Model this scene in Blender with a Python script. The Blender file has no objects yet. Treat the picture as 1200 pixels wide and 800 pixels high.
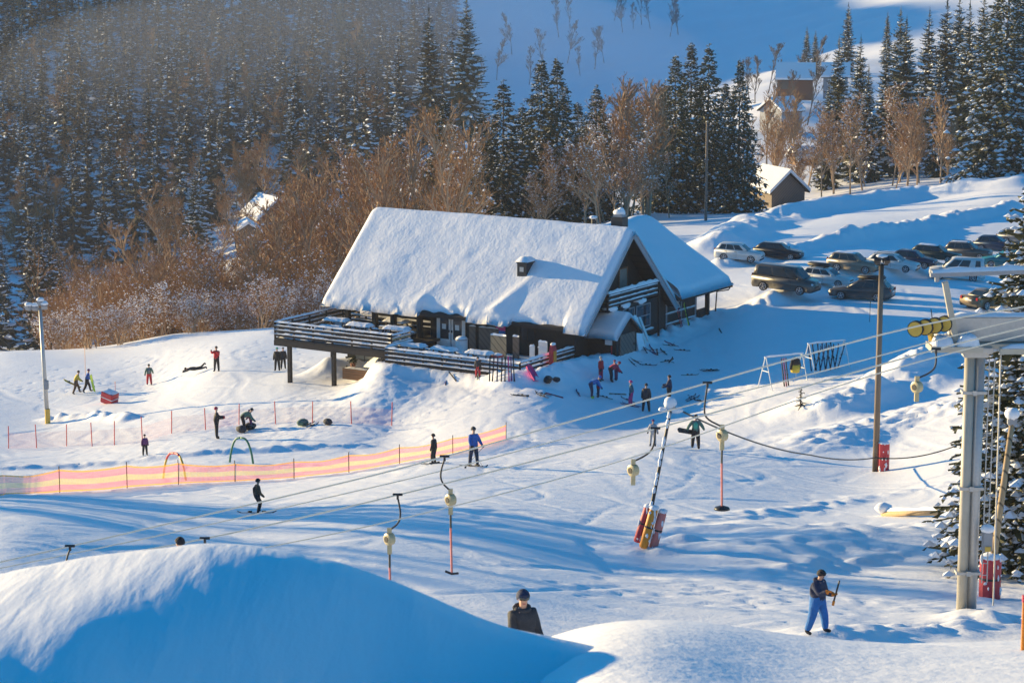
import bpy, bmesh, math, random
import numpy as np
from mathutils import Vector, Matrix, Euler

R = math.radians
rnd = random.Random(7)
scene = bpy.context.scene
COL = scene.collection

# ------------------------------------------------------------------ camera model
F = 2833.0
PITCH = R(10.17)
CP, SP = math.cos(PITCH), math.sin(PITCH)

def ray(px, py):
    """direction through a photo pixel, scaled so that its y component is 1"""
    a = (px - 600.0) / F
    b = (400.0 - py) / F
    y = CP + b * SP
    z = -SP + b * CP
    return a / y, z / y

def at(px, py, d):
    """world point seen at a photo pixel, d metres ahead of the camera"""
    a, z = ray(px, py)
    return Vector((a * d, d, z * d))

# ------------------------------------------------------------------ scene bookkeeping
def tag(o, label=None, cat=None, group=None, kind=None):
    if label: o['label'] = label
    if cat: o['category'] = cat
    if group: o['group'] = group
    if kind: o['kind'] = kind
    return o

def thing(name, label, cat, loc=(0, 0, 0), rz=0.0, group=None, rot=None):
    o = bpy.data.objects.new(name, None)
    COL.objects.link(o)
    o.location = loc
    o.rotation_euler = rot if rot is not None else (0, 0, rz)
    o.empty_display_size = 0.3
    return tag(o, label, cat, group)

CHILDREN = {}
def set_parent(c, p):
    c.parent = p
    CHILDREN.setdefault(p.name, []).append(c)

def copy_tree(o, loc, rz=0.0, label=None, group=None, scale=None, parent=None):
    c = o.copy()
    COL.objects.link(c)
    if parent is None:
        c.location = loc
        c.rotation_euler = (0, 0, rz)
        if scale: c.scale = scale if hasattr(scale, '__len__') else (scale, scale, scale)
        if label: c['label'] = label
        if group: c['group'] = group
    else:
        set_parent(c, parent)
    for ch in list(CHILDREN.get(o.name, [])):
        copy_tree(ch, None, parent=c)
    return c

class MB:
    """collects shapes that become ONE mesh object"""
    def __init__(self):
        self.v = []; self.f = []; self.m = []
    def add(self, vs, fs, m=0):
        b = len(self.v)
        self.v.extend([tuple(p) for p in vs])
        for f in fs:
            self.f.append(tuple(b + i for i in f)); self.m.append(m)
        return self
    def box(self, c, s, m=0, rz=0.0, mat=None):
        hx, hy, hz = s[0] / 2, s[1] / 2, s[2] / 2
        vs = [(-hx, -hy, -hz), (hx, -hy, -hz), (hx, hy, -hz), (-hx, hy, -hz),
              (-hx, -hy, hz), (hx, -hy, hz), (hx, hy, hz), (-hx, hy, hz)]
        if mat is None:
            mat = Matrix.Rotation(rz, 3, 'Z') if rz else None
        c = Vector(c)
        vs = [(mat @ Vector(p) if mat is not None else Vector(p)) + c for p in vs]
        return self.add(vs, [(0, 3, 2, 1), (4, 5, 6, 7), (0, 1, 5, 4), (1, 2, 6, 5), (2, 3, 7, 6), (3, 0, 4, 7)], m)
    def b2(self, x0, x1, y0, y1, z0, z1, m=0):
        return self.box(((x0 + x1) / 2, (y0 + y1) / 2, (z0 + z1) / 2), (abs(x1 - x0), abs(y1 - y0), abs(z1 - z0)), m)
    def beam(self, p, q, w, h, m=0):
        """rectangular bar from p to q; w sideways, h upwards"""
        p, q = Vector(p), Vector(q)
        d = (q - p); L = d.length
        if L < 1e-6: return self
        x = d / L
        y = Vector((0, 0, 1)).cross(x)
        if y.length < 1e-4: y = Vector((0, 1, 0))
        y.normalize(); z = x.cross(y)
        M = Matrix((x, y, z)).transposed()
        return self.box((p + q) / 2, (L, w, h), m, mat=M)
    def tube(self, pts, r, n=6, m=0, cap=True):
        pts = [Vector(p) for p in pts]
        k = len(pts)
        rs = r if hasattr(r, '__len__') else [r] * k
        ref = None; rings = []
        for i in range(k):
            t = (pts[min(i + 1, k - 1)] - pts[max(i - 1, 0)])
            if t.length < 1e-9: t = Vector((0, 0, 1))
            t.normalize()
            if ref is None:
                ref = Vector((1, 0, 0)) if abs(t.x) < .9 else Vector((0, 1, 0))
            a = (ref - t * ref.dot(t))
            if a.length < 1e-6: a = t.orthogonal()
            a.normalize(); ref = a
            b = t.cross(a)
            rings.append([pts[i] + (a * math.cos(2 * math.pi * j / n) + b * math.sin(2 * math.pi * j / n)) * rs[i] for j in range(n)])
        vs = [p for rg in rings for p in rg]
        fs = []
        for i in range(k - 1):
            for j in range(n):
                j2 = (j + 1) % n
                fs.append((i * n + j, i * n + j2, (i + 1) * n + j2, (i + 1) * n + j))
        if cap:
            fs.append(tuple(reversed(range(n)))); fs.append(tuple((k - 1) * n + j for j in range(n)))
        return self.add(vs, fs, m)
    def prism(self, outline, y0, y1, m=0):
        """outline of (x, z) points, extruded along y"""
        n = len(outline)
        vs = [(x, y0, z) for x, z in outline] + [(x, y1, z) for x, z in outline]
        fs = [tuple(range(n)), tuple(reversed(range(n, 2 * n)))]
        for i in range(n):
            j = (i + 1) % n
            fs.append((i, n + i, n + j, j))
        return self.add(vs, fs, m)
    def ball(self, c, r, m=0, nu=8, nv=5, jit=0.0, rg=None):
        rx, ry, rz_ = r if hasattr(r, '__len__') else (r, r, r)
        vs = []; fs = []
        for i in range(nv + 1):
            th = math.pi * i / nv
            for j in range(nu):
                ph = 2 * math.pi * j / nu
                k = 1 + (rg.uniform(-jit, jit) if rg and 0 < i < nv else 0)
                vs.append((c[0] + rx * k * math.sin(th) * math.cos(ph), c[1] + ry * k * math.sin(th) * math.sin(ph), c[2] + rz_ * k * math.cos(th)))
        for i in range(nv):
            for j in range(nu):
                j2 = (j + 1) % nu
                fs.append((i * nu + j, (i + 1) * nu + j, (i + 1) * nu + j2, i * nu + j2))
        return self.add(vs, fs, m)
    def cap(self, x0, x1, y0, y1, z, t, m=0, rg=None, nx=None, ny=None, zf=None):
        """a pillow of snow lying on a rectangle"""
        nx = nx or max(4, min(40, int(abs(x1 - x0) / .25))); ny = ny or max(4, min(24, int(abs(y1 - y0) / .25)))
        vs = []; fs = []
        rg = rg or rnd
        for j in range(ny + 1):
            for i in range(nx + 1):
                u, w = i / nx, j / ny
                ex = min(u, 1 - u) * abs(x1 - x0); ey = min(w, 1 - w) * abs(y1 - y0)
                e = min(1, max(0, min(ex, ey)) / max(t, .02))
                hgt = t * math.sqrt(max(0, 1 - (1 - e) ** 2)) * (1 + rg.uniform(-.22, .22))
                jx = rg.uniform(-.02, .02); jy = rg.uniform(-.02, .02)
                x = x0 + (x1 - x0) * u; y = y0 + (y1 - y0) * w
                vs.append((x + jx, y + jy, z + (zf(x, y) if zf else 0) + hgt))
        W = nx + 1
        for j in range(ny):
            for i in range(nx):
                fs.append((j * W + i, j * W + i + 1, (j + 1) * W + i + 1, (j + 1) * W + i))
        return self.add(vs, fs, m)
    def ridge(self, p, q, w, t, m=0, rg=None, n=None):
        """a rounded line of snow lying along a bar from p to q"""
        rg = rg or rnd
        p, q = Vector(p), Vector(q); d = q - p; L = d.length
        n = n or max(3, int(L / .3))
        s = Vector((-d.y, d.x, 0))
        s = s.normalized() if s.length > 1e-6 else Vector((1, 0, 0))
        vs = []; fs = []
        for i in range(n + 1):
            c = p + d * (i / n)
            k = 1 + rg.uniform(-.35, .3)
            if i in (0, n): k *= .5
            for a in (0, .28, .5, .72, 1):
                hh = math.sin(math.pi * a) * t * k
                vs.append(c + s * (a - .5) * w * (.9 + .2 * k) + Vector((0, 0, hh - (.01 if a in (0, 1) else 0))))
        for i in range(n):
            for j in range(4):
                fs.append((i * 5 + j, i * 5 + j + 1, (i + 1) * 5 + j + 1, (i + 1) * 5 + j))
        fs.append((0, 1, 2, 3, 4)); fs.append(tuple(n * 5 + j for j in (4, 3, 2, 1, 0)))
        return self.add(vs, fs, m)
    def build(self, name, mats, parent=None, smooth=False, bevel=0.0):
        me = bpy.data.meshes.new(name)
        me.from_pydata([tuple(p) for p in self.v], [], self.f)
        for mm in (mats if isinstance(mats, (list, tuple)) else [mats]):
            me.materials.append(mm)
        me.polygons.foreach_set('material_index', self.m)
        if smooth:
            me.polygons.foreach_set('use_smooth', [True] * len(self.f))
        me.update()
        if bevel:
            bm = bmesh.new(); bm.from_mesh(me)
            bmesh.ops.bevel(bm, geom=bm.edges[:], offset=bevel, segments=2, affect='EDGES', clamp_overlap=True)
            bm.to_mesh(me); bm.free()
        o = bpy.data.objects.new(name, me)
        COL.objects.link(o)
        if parent is not None: set_parent(o, parent)
        return o

# ------------------------------------------------------------------ materials
def new_mat(name):
    m = bpy.data.materials.new(name); m.use_nodes = True
    return m, m.node_tree.nodes, m.node_tree.links, m.node_tree.nodes['Principled BSDF']

def noise(nd, lk, scale, vec=None, detail=4, rough=.55, dist=0):
    n = nd.new('ShaderNodeTexNoise')
    n.inputs['Scale'].default_value = scale; n.inputs['Detail'].default_value = detail
    n.inputs['Roughness'].default_value = rough; n.inputs['Distortion'].default_value = dist
    if vec is not None: lk.new(vec, n.inputs['Vector'])
    return n

def plain(name, col, rough=.6, metal=0.0, var=.12, scale=6.0, bump=0.0, spec=None, coords='Object', coat=0):
    """a base colour that wanders a little, for wood, paint, cloth and metal"""
    m, nd, lk, bs = new_mat(name)
    tc = nd.new('ShaderNodeTexCoord')
    n = noise(nd, lk, scale, tc.outputs[coords], 5)
    mx = nd.new('ShaderNodeMix'); mx.data_type = 'RGBA'
    lk.new(n.outputs['Fac'], mx.inputs['Factor'])
    mx.inputs['A'].default_value = (*[max(0, c * (1 - var * 1.6)) for c in col], 1)
    mx.inputs['B'].default_value = (*[min(1, c * (1 + var * 1.6)) for c in col], 1)
    lk.new(mx.outputs['Result'], bs.inputs['Base Color'])
    bs.inputs['Roughness'].default_value = rough; bs.inputs['Metallic'].default_value = metal
    if coat: bs.inputs['Coat Weight'].default_value = coat
    if spec is not None: bs.inputs['Specular IOR Level'].default_value = spec
    if bump:
        b = nd.new('ShaderNodeBump'); b.inputs['Strength'].default_value = 1; b.inputs['Distance'].default_value = bump
        lk.new(n.outputs['Fac'], b.inputs['Height']); lk.new(b.outputs['Normal'], bs.inputs['Normal'])
    return m

def wood(name, col, plank=.16, axis='Z', rough=.75, var=.35):
    """boards: streaky grain and dark seams across one axis"""
    m, nd, lk, bs = new_mat(name)
    tc = nd.new('ShaderNodeTexCoord')
    mp = nd.new('ShaderNodeMapping'); lk.new(tc.outputs['Object'], mp.inputs['Vector'])
    mp.inputs['Scale'].default_value = {'Z': (7, 7, .7), 'X': (.7, 7, 7), 'Y': (7, .7, 7)}[axis]
    n = noise(nd, lk, 2.2, mp.outputs['Vector'], 6, .6)
    w = nd.new('ShaderNodeTexWave'); w.wave_type = 'BANDS'
    w.bands_direction = {'Z': 'DIAGONAL', 'X': 'Z', 'Y': 'Z'}[axis]
    w.inputs['Scale'].default_value = .314 / plank; w.inputs['Distortion'].default_value = 0
    lk.new(tc.outputs['Object'], w.inputs['Vector'])
    rp = nd.new('ShaderNodeValToRGB'); rp.color_ramp.elements[0].position = 0.0; rp.color_ramp.elements[0].color = (.25, .25, .25, 1)
    rp.color_ramp.elements[1].position = .09; rp.color_ramp.elements[1].color = (1, 1, 1, 1)
    lk.new(w.outputs['Fac'], rp.inputs['Fac'])
    mx = nd.new('ShaderNodeMix'); mx.data_type = 'RGBA'
    mx.inputs['A'].default_value = (*[c * (1 - var) for c in col], 1); mx.inputs['B'].default_value = (*[min(1, c * (1 + var)) for c in col], 1)
    lk.new(n.outputs['Fac'], mx.inputs['Factor'])
    ml = nd.new('ShaderNodeMix'); ml.data_type = 'RGBA'; ml.blend_type = 'MULTIPLY'; ml.inputs['Factor'].default_value = 1
    lk.new(mx.outputs['Result'], ml.inputs['A']); lk.new(rp.outputs['Color'], ml.inputs['B'])
    lk.new(ml.outputs['Result'], bs.inputs['Base Color'])
    bs.inputs['Roughness'].default_value = rough
    b = nd.new('ShaderNodeBump'); b.inputs['Distance'].default_value = .01
    lk.new(rp.outputs['Color'], b.inputs['Height']); lk.new(b.outputs['Normal'], bs.inputs['Normal'])
    return m

def snow_mat(name, bumps, col=(.88, .88, .89), rough=.55, coords='Object', tracks=0.0):
    """bumps: list of (noise scale, height in metres, stretch)"""
    m, nd, lk, bs = new_mat(name)
    tc = nd.new('ShaderNodeTexCoord')
    v = tc.outputs[coords]
    total = None
    for sc, h, st in bumps:
        vec = v
        if st is not None:
            mp = nd.new('ShaderNodeMapping'); lk.new(v, mp.inputs['Vector'])
            mp.inputs['Rotation'].default_value = (0, 0, st[0]); mp.inputs['Scale'].default_value = (st[1], st[2], 1)
            vec = mp.outputs['Vector']
        n = noise(nd, lk, sc, vec, 4, .6, .2 if st else 0)
        mu = nd.new('ShaderNodeMath'); mu.operation = 'MULTIPLY'; mu.inputs[1].default_value = h
        lk.new(n.outputs['Fac'], mu.inputs[0])
        if total is None: total = mu.outputs[0]
        else:
            ad = nd.new('ShaderNodeMath'); ad.operation = 'ADD'
            lk.new(total, ad.inputs[0]); lk.new(mu.outputs[0], ad.inputs[1]); total = ad.outputs[0]
    if tracks:
        # long shallow scratches left by ski edges, bending gently and crossing each other
        nw = noise(nd, lk, .07, v, 2, .5)
        sb_ = nd.new('ShaderNodeVectorMath'); sb_.operation = 'SUBTRACT'; sb_.inputs[1].default_value = (.5, .5, .5); lk.new(nw.outputs['Color'], sb_.inputs[0])
        sc_ = nd.new('ShaderNodeVectorMath'); sc_.operation = 'SCALE'; sc_.inputs['Scale'].default_value = 5; lk.new(sb_.outputs[0], sc_.inputs[0])
        av = nd.new('ShaderNodeVectorMath'); av.operation = 'ADD'; lk.new(v, av.inputs[0]); lk.new(sc_.outputs[0], av.inputs[1])
        for rot, sc, st in ((.45, 5.4, .05), (-.6, 4.7, .06), (1.25, 6.3, .05), (-1.2, 4.2, .07), (.05, 5.0, .06)):
            mp = nd.new('ShaderNodeMapping'); lk.new(av.outputs[0], mp.inputs['Vector']); mp.inputs['Rotation'].default_value = (0, 0, rot)
            mp.inputs['Scale'].default_value = (1, st, 0)
            n = noise(nd, lk, sc, mp.outputs['Vector'], 1, .4, 0)
            lt = nd.new('ShaderNodeMapRange'); lt.inputs['From Min'].default_value = .63; lt.inputs['From Max'].default_value = .74
            lt.inputs['To Min'].default_value = 0; lt.inputs['To Max'].default_value = -tracks; lk.new(n.outputs['Fac'], lt.inputs['Value'])
            ad = nd.new('ShaderNodeMath'); ad.operation = 'ADD'; lk.new(total, ad.inputs[0]); lk.new(lt.outputs['Result'], ad.inputs[1]); total = ad.outputs[0]
    b = nd.new('ShaderNodeBump'); b.inputs['Strength'].default_value = 1.0; b.inputs['Distance'].default_value = 1.0
    lk.new(total, b.inputs['Height']); lk.new(b.outputs['Normal'], bs.inputs['Normal'])
    n = noise(nd, lk, .35, v, 3)
    mx = nd.new('ShaderNodeMix'); mx.data_type = 'RGBA'
    mx.inputs['A'].default_value = (col[0] * .95, col[1] * .95, col[2] * .96, 1); mx.inputs['B'].default_value = (*[min(1, c * 1.03) for c in col], 1)
    lk.new(n.outputs['Fac'], mx.inputs['Factor']); lk.new(mx.outputs['Result'], bs.inputs['Base Color'])
    bs.inputs['Roughness'].default_value = rough
    bs.inputs['Specular IOR Level'].default_value = .25
    return m

M = {}
M['ground'] = snow_mat('ground_snow', [(.9, .03, None), (2.6, .014, None), (7, .014, None), (19, .007, None)], tracks=0)
M['mound'] = snow_mat('drift_snow', [(1.6, .04, (.9, 1, .12)), (6, .010, (.7, 1, .15)), (45, .0022, None)])
M['snow'] = snow_mat('settled_snow', [(1.2, .05, None), (6, .012, None)])
M['roofsnow'] = snow_mat('roof_snow', [(.6, .05, None), (2.6, .03, None), (6.5, .015, None)])
M['treesnow'] = snow_mat('branch_snow', [(5, .03, None)], col=(.84, .86, .9))
M['darkwood'] = wood('dark_stained_boards', (.022, .018, .017), .18, 'Z')
M['darkwood_h'] = wood('dark_stained_rails', (.028, .022, .02), .5, 'X')
M['greywood'] = wood('weathered_boards', (.17, .13, .105), .2, 'Z')
M['lightwood'] = wood('pale_timber', (.42, .30, .17), .25, 'Z')
M['polewood'] = wood('pole_timber', (.20, .145, .10), 5, 'Z')
M['brownwood'] = wood('brown_planks', (.20, .10, .05), .18, 'X')
M['barnred'] = wood('barn_boards', (.26, .10, .055), .25, 'Z')
M['whitepaint'] = plain('white_paint', (.72, .72, .70), .5)
M['greypaint'] = plain('grey_paint', (.30, .31, .33), .55)
M['black'] = plain('black_metal', (.02, .02, .022), .45)
M['steel'] = plain('galvanised_steel', (.46, .46, .45), .5, .55, .1, 14)
M['steelpaint'] = plain('sandy_painted_steel', (.44, .41, .34), .55, .1, .14, 3)
M['cream'] = plain('cream_reel_plastic', (.52, .43, .24), .45)
M['yellow'] = plain('yellow_paint', (.62, .40, .06), .45)
M['red'] = plain('red_vinyl', (.55, .035, .045), .5, 0, .2, 3)
M['pink'] = plain('faded_red_vinyl', (.66, .20, .17), .6, 0, .2, 3)
M['orange'] = plain('orange_vinyl', (.80, .28, .02), .5, 0, .18, 3)
M['green'] = plain('green_plastic', (.02, .16, .09), .45)
M['cable'] = plain('steel_rope', (.80, .74, .60), .6, 0)
M['darkcable'] = plain('black_cable', (.03, .03, .03), .6)
M['tyre'] = plain('tyre_rubber', (.018, .018, .02), .8)
M['rim'] = plain('alloy_rim', (.45, .45, .46), .35, .7)
M['lamp_glass'] = plain('lamp_glass', (.6, .62, .65), .15)
M['tail'] = plain('tail_lamp_red', (.45, .02, .02), .2)
M['plate'] = plain('number_plate_white', (.7, .7, .68), .4)
M['trim'] = plain('black_trim', (.025, .025, .028), .6)
M['bark'] = plain('spruce_bark', (.11, .075, .05), .9, 0, .3, 8)
M['birchbark'] = plain('birch_bark', (.36, .25, .16), .85, 0, .4, 5)
M['twig'] = plain('brown_twigs', (.29, .145, .055), .9, 0, .35, 2)
M['twig_grey'] = plain('grey_twigs', (.15, .12, .105), .9, 0, .3, 2)
M['skin'] = plain('skin', (.58, .33, .23), .55, 0, .08)
def needle_mat(name, col):
    m, nd, lk, bs = new_mat(name)
    tc = nd.new('ShaderNodeTexCoord'); oi = nd.new('ShaderNodeObjectInfo')
    n = noise(nd, lk, 1.4, tc.outputs['Object'], 4)
    mx = nd.new('ShaderNodeMix'); mx.data_type = 'RGBA'
    mx.inputs['A'].default_value = (col[0] * .55, col[1] * .6, col[2] * .6, 1); mx.inputs['B'].default_value = (col[0] * 1.5, col[1] * 1.4, col[2] * 1.3, 1)
    lk.new(n.outputs['Fac'], mx.inputs['Factor'])
    hs = nd.new('ShaderNodeHueSaturation')
    mr = nd.new('ShaderNodeMapRange'); mr.inputs['To Min'].default_value = .7; mr.inputs['To Max'].default_value = 1.35
    lk.new(oi.outputs['Random'], mr.inputs['Value']); lk.new(mr.outputs['Result'], hs.inputs['Value'])
    lk.new(mx.outputs['Result'], hs.inputs['Color']); lk.new(hs.outputs['Color'], bs.inputs['Base Color'])
    bs.inputs['Roughness'].default_value = .75
    return m
M['needles'] = needle_mat('spruce_needles', (.046, .050, .020))
M['needles_far'] = needle_mat('far_spruce_needles', (.030, .036, .026))

def glass_mat(name, col=(.03, .04, .05), rough=.08):
    m, nd, lk, bs = new_mat(name)
    tc = nd.new('ShaderNodeTexCoord'); n = noise(nd, lk, 2, tc.outputs['Object'], 2)
    mx = nd.new('ShaderNodeMix'); mx.data_type = 'RGBA'; lk.new(n.outputs['Fac'], mx.inputs['Factor'])
    mx.inputs['A'].default_value = (*[c * .6 for c in col], 1); mx.inputs['B'].default_value = (*[c * 1.5 for c in col], 1)
    lk.new(mx.outputs['Result'], bs.inputs['Base Color'])
    bs.inputs['Roughness'].default_value = rough; bs.inputs['Specular IOR Level'].default_value = .7
    return m
M['glass'] = glass_mat('window_glass')
M['carglass'] = glass_mat('car_glass', (.018, .03, .032), .05)
M['paleglass'] = glass_mat('frosted_window_glass', (.20, .21, .19), .2)
def car_paint(name, col, metal=.3):
    m = plain('paint_' + name, col, .38, 0 if name in ('white', 'black') else .15, .12, 1.6, coat=.4)
    return m
def cloth(name, col):
    return plain('cloth_' + name, col, .8, 0, .3, 8, bump=.035)
CL = {k: cloth(k, v) for k, v in dict(
    black=(.016, .016, .02), navy=(.018, .03, .075), blue=(.03, .12, .42), bright_blue=(.015, .14, .42), red=(.45, .02, .03), crimson=(.33, .02, .07),
    pink=(.62, .06, .22), purple=(.12, .03, .13), grey=(.16, .17, .19), lightgrey=(.35, .36, .38), green=(.08, .16, .13), teal=(.03, .13, .17),
    yellow=(.55, .42, .05), olive=(.10, .09, .03), brown=(.10, .06, .035), orange=(.75, .22, .02), lime=(.38, .55, .06), white=(.7, .7, .7), charcoal=(.035, .037, .045), mint=(.06, .40, .28)).items()}
HAZE = .00009; EXPO = 1.12
# ------------------------------------------------------------------ the snow-covered ground
def _hash(ix, iy, seed):
    h = (ix.astype(np.int64) * 374761393 + iy.astype(np.int64) * 668265263 + seed * 1442695041) & 0x7fffffff
    h = ((h ^ (h >> 13)) * 1274126177) & 0x7fffffff
    return ((h ^ (h >> 16)) & 0xffff) / 65535.0
def vnoise(x, y, seed=0):
    ix, iy = np.floor(x), np.floor(y)
    fx, fy = x - ix, y - iy
    fx = fx * fx * (3 - 2 * fx); fy = fy * fy * (3 - 2 * fy)
    a = _hash(ix, iy, seed); b = _hash(ix + 1, iy, seed); c = _hash(ix, iy + 1, seed); d = _hash(ix + 1, iy + 1, seed)
    return (a + (b - a) * fx) * (1 - fy) + (c + (d - c) * fx) * fy - .5

YAW = R(-32.19)
HO = Vector((4.592, 149.728, -28.40))
UX, UY = math.cos(YAW), math.sin(YAW)
def house(u, v, z=0.0):
    """lodge plan coordinates (u along the ridge, v to the back) to the world"""
    return Vector((HO.x + u * UX - v * UY, HO.y + u * UY + v * UX, HO.z + z))

ctrl = []
def cp(px, py, d):
    p = at(px, py, d); ctrl.append((p.x, p.y, p.z))
def cw(px, d, z):
    p = at(px, 400, d); ctrl.append((p.x, d, z))
def ch(u, v, z):
    p = house(u, v, z); ctrl.append(tuple(p))
# near rim and the hollow behind it
for px in (640, 900, 1250): cp(px, 805, 13); cp(px, 749, 22)
cw(0, 13, -6.6); cw(300, 13, -6.4); cw(0, 22, -8.8); cw(300, 22, -8.6)
cw(300, 40, -13.8); cw(0, 40, -14.2); cw(612, 40, -13.5); cw(900, 36, -12.2); cw(1200, 36, -12.2)
cp(957, 742, 52); cp(1143, 722, 58); cp(1215, 690, 66); cp(757, 642, 75); cp(600, 700, 56); cp(400, 640, 63.5); cp(0, 640, 57)
cp(1000, 668, 70.5); cp(1100, 640, 77); cp(880, 640, 75.5)
cp(1030, 553, 113); cp(555, 546, 109); cp(509, 543, 110); cp(302, 601, 83); cp(815, 525, 120); cp(765, 520, 121)
cp(0, 577, 99); cp(170, 534, 131); cp(254, 514, 136); cp(290, 503, 141); cp(460, 497, 139); cp(760, 483, 142); cp(690, 463, 144)
cp(56, 495, 160); cp(128, 470, 166); cp(100, 460, 172); cp(174, 451, 175); cp(254, 435, 168); cp(329, 432, 168); cp(340, 444, 158.5)
cp(0, 412, 205); cp(200, 393, 205); cp(320, 385, 200)
cp(940, 452, 140); cp(1100, 440, 138); cp(1190, 470, 125)
for u, v, z in ((-11.5, -6.3, -.45), (-4, -6.5, -.55), (0, -4, .0), (-6, 4, .1), (0, 2, .25), (0, 10, .4), (-1, 18, .5), (-8, 16, .2), (-14, 6, -1.6), (-15, -3, -2.0), (2, 14, .2), (-22, 6, -3.0)): ch(u, v, z)
cp(893, 343, 171); cp(1000, 350, 168); cp(1120, 332, 176); cp(1190, 362, 164); cp(1100, 302, 195); cp(880, 304, 195); cp(1190, 293, 200)
cp(850, 264, 236); cp(1000, 241, 245); cp(1190, 216, 245); cp(760, 285, 215)
cw(640, 275, -36.5); cw(810, 295, -37); cw(905, 320, -39); cp(1060, 226, 300); cp(1060, 210, 340); cw(1190, 300, -33)
cw(450, 250, -42)
cw(0, 250, -48); cw(300, 250, -47); cw(0, 330, -58); cw(300, 330, -55); cw(180, 440, -61); cw(0, 440, -63); cp(310, 277, 400); cw(450, 350, -50)
cw(100, 600, -47); cw(0, 800, -22); cw(250, 800, -22); cw(400, 460, -55); cw(400, 600, -44); cw(400, 800, -27); cw(100, 1100, 15); cw(600, 1100, -5); cw(1100, 1100, 5)
cp(540, 172, 480); cp(700, 122, 600); cp(700, 0, 850); cp(900, 62, 650); cp(540, 60, 700)
cp(925, 128, 450); cp(905, 162, 420); cp(1050, 150, 440); cp(1050, 30, 620); cp(1190, 20, 600); cp(1190, 150, 420)
for px in (-200, 500, 1400): cw(px, 2000, 90)
ctrl = np.array(ctrl)
def warp(x, y):
    y = np.maximum(y, 8.0)
    a = np.clip(x / y, -.30, .30)
    return a * 4.0, np.log(y)
_ca, _cs = warp(ctrl[:, 0], ctrl[:, 1])
_ct = ctrl[:, 2] / ctrl[:, 1]
def _kern(r2): return np.where(r2 > 1e-12, .5 * r2 * np.log(np.maximum(r2, 1e-12)), 0)
_n = len(ctrl)
_A = np.zeros((_n + 3, _n + 3))
_A[:_n, :_n] = _kern((_ca[:, None] - _ca) ** 2 + (_cs[:, None] - _cs) ** 2) + np.eye(_n) * 2e-4
_A[:_n, _n] = 1; _A[:_n, _n + 1] = _ca; _A[:_n, _n + 2] = _cs
_A[_n:, :_n] = _A[:_n, _n:].T
_w = np.linalg.solve(_A, np.r_[_ct, 0, 0, 0])
def base_z(x, y):
    x = np.asarray(x, float); y = np.asarray(y, float)
    a, s = warp(x, y)
    t = _w[_n] + _w[_n + 1] * a + _w[_n + 2] * s
    for i in range(_n):
        t = t + _w[i] * _kern((a - _ca[i]) ** 2 + (s - _cs[i]) ** 2)
    return t * np.maximum(y, 8.0)

def hit(px, py, d0, d1, zf):
    a, zr = ray(px, py)
    d = np.linspace(d0, d1, 400)
    g = zf(a * d, d) - zr * d
    k = np.argmax(g > 0) if (g > 0).any() else len(d) - 1
    if k > 0:
        f = g[k - 1] / (g[k - 1] - g[k]) if g[k] != g[k - 1] else 0
        dd = d[k - 1] + (d[k] - d[k - 1]) * min(1, max(0, f))
    else: dd = d[0]
    return a * dd, dd

# banks, heaps and ridges of cleared snow: (pixel polyline, half width, height, roughness)
_banks_px = [
    ([(392, 441), (425, 434), (452, 425), (470, 432)], 1.7, 1.0, .25, 120, 165),
    ([(470, 436), (540, 444), (600, 450), (640, 447), (672, 428)], 1.1, .55, .28, 120, 160),
    ([(838, 292), (868, 274), (930, 255), (1000, 243), (1080, 231), (1200, 217)], 2.6, 1.2, .16, 180, 262),
    ([(850, 312), (905, 302), (960, 291), (1030, 276), (1100, 262), (1180, 245)], 1.5, .9, .3, 165, 240),
    ([(903, 352), (925, 345), (950, 336), (985, 322)], 1.3, .8, .4, 150, 190),
    ([(1012, 326), (1045, 322), (1085, 312)], 1.4, .9, .35, 150, 200),
    ([(800, 372), (850, 366), (880, 362)], 1.6, .35, .25, 140, 180),
    ([(975, 478), (1030, 460), (1090, 437), (1135, 424), (1200, 420)], 2.6, 1.25, .35, 110, 160),
    ([(960, 520), (1010, 505), (1070, 490), (1130, 480)], 2.4, .5, .3, 100, 150),
    ([(880, 648), (960, 640), (1040, 632), (1100, 622)], 2.6, .35, .12, 66, 100),
    ([(800, 630), (850, 628), (900, 618)], 1.3, .3, .06, 66, 100),
    ([(775, 610), (850, 605), (930, 597), (1010, 585), (1100, 570)], .8, .10, .16, 76, 118),
    ([(820, 668), (880, 670), (960, 665), (1060, 652)], .7, .08, .16, 60, 90),
    ([(970, 741), (1020, 737), (1080, 735), (1140, 731), (1210, 728)], 1.0, .22, .32, 46, 66),
    ([(735, 642), (765, 650), (790, 646)], .9, .22, .2, 66, 90),
    ([(150, 492), (110, 489), (60, 492)], .8, .30, .25, 140, 178),
    ([(0, 548), (100, 545), (200, 536), (330, 528), (420, 524)], .7, .28, .15, 115, 150),
    ([(640, 405), (700, 425), (760, 400), (810, 378)], .9, .25, .3, 140, 172),
]
BANKS = []
for pts, w, h, rg, d0, d1 in _banks_px:
    BANKS.append(([hit(px, py, d0, d1, base_z) for px, py in pts], w, h, rg))
HEAPS = []
for px, py, d0, d1, w, h in ((985, 640, 66, 100, 4.2, .35), (1060, 646, 66, 100, 3.5, .2), (880, 622, 66, 105, 2.2, .15), (700, 660, 60, 90, 2.5, -.15), (1143, 724, 50, 66, 1.0, .3)):
    x, y = hit(px, py, d0, d1, base_z); HEAPS.append((x, y, w, h))

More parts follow.
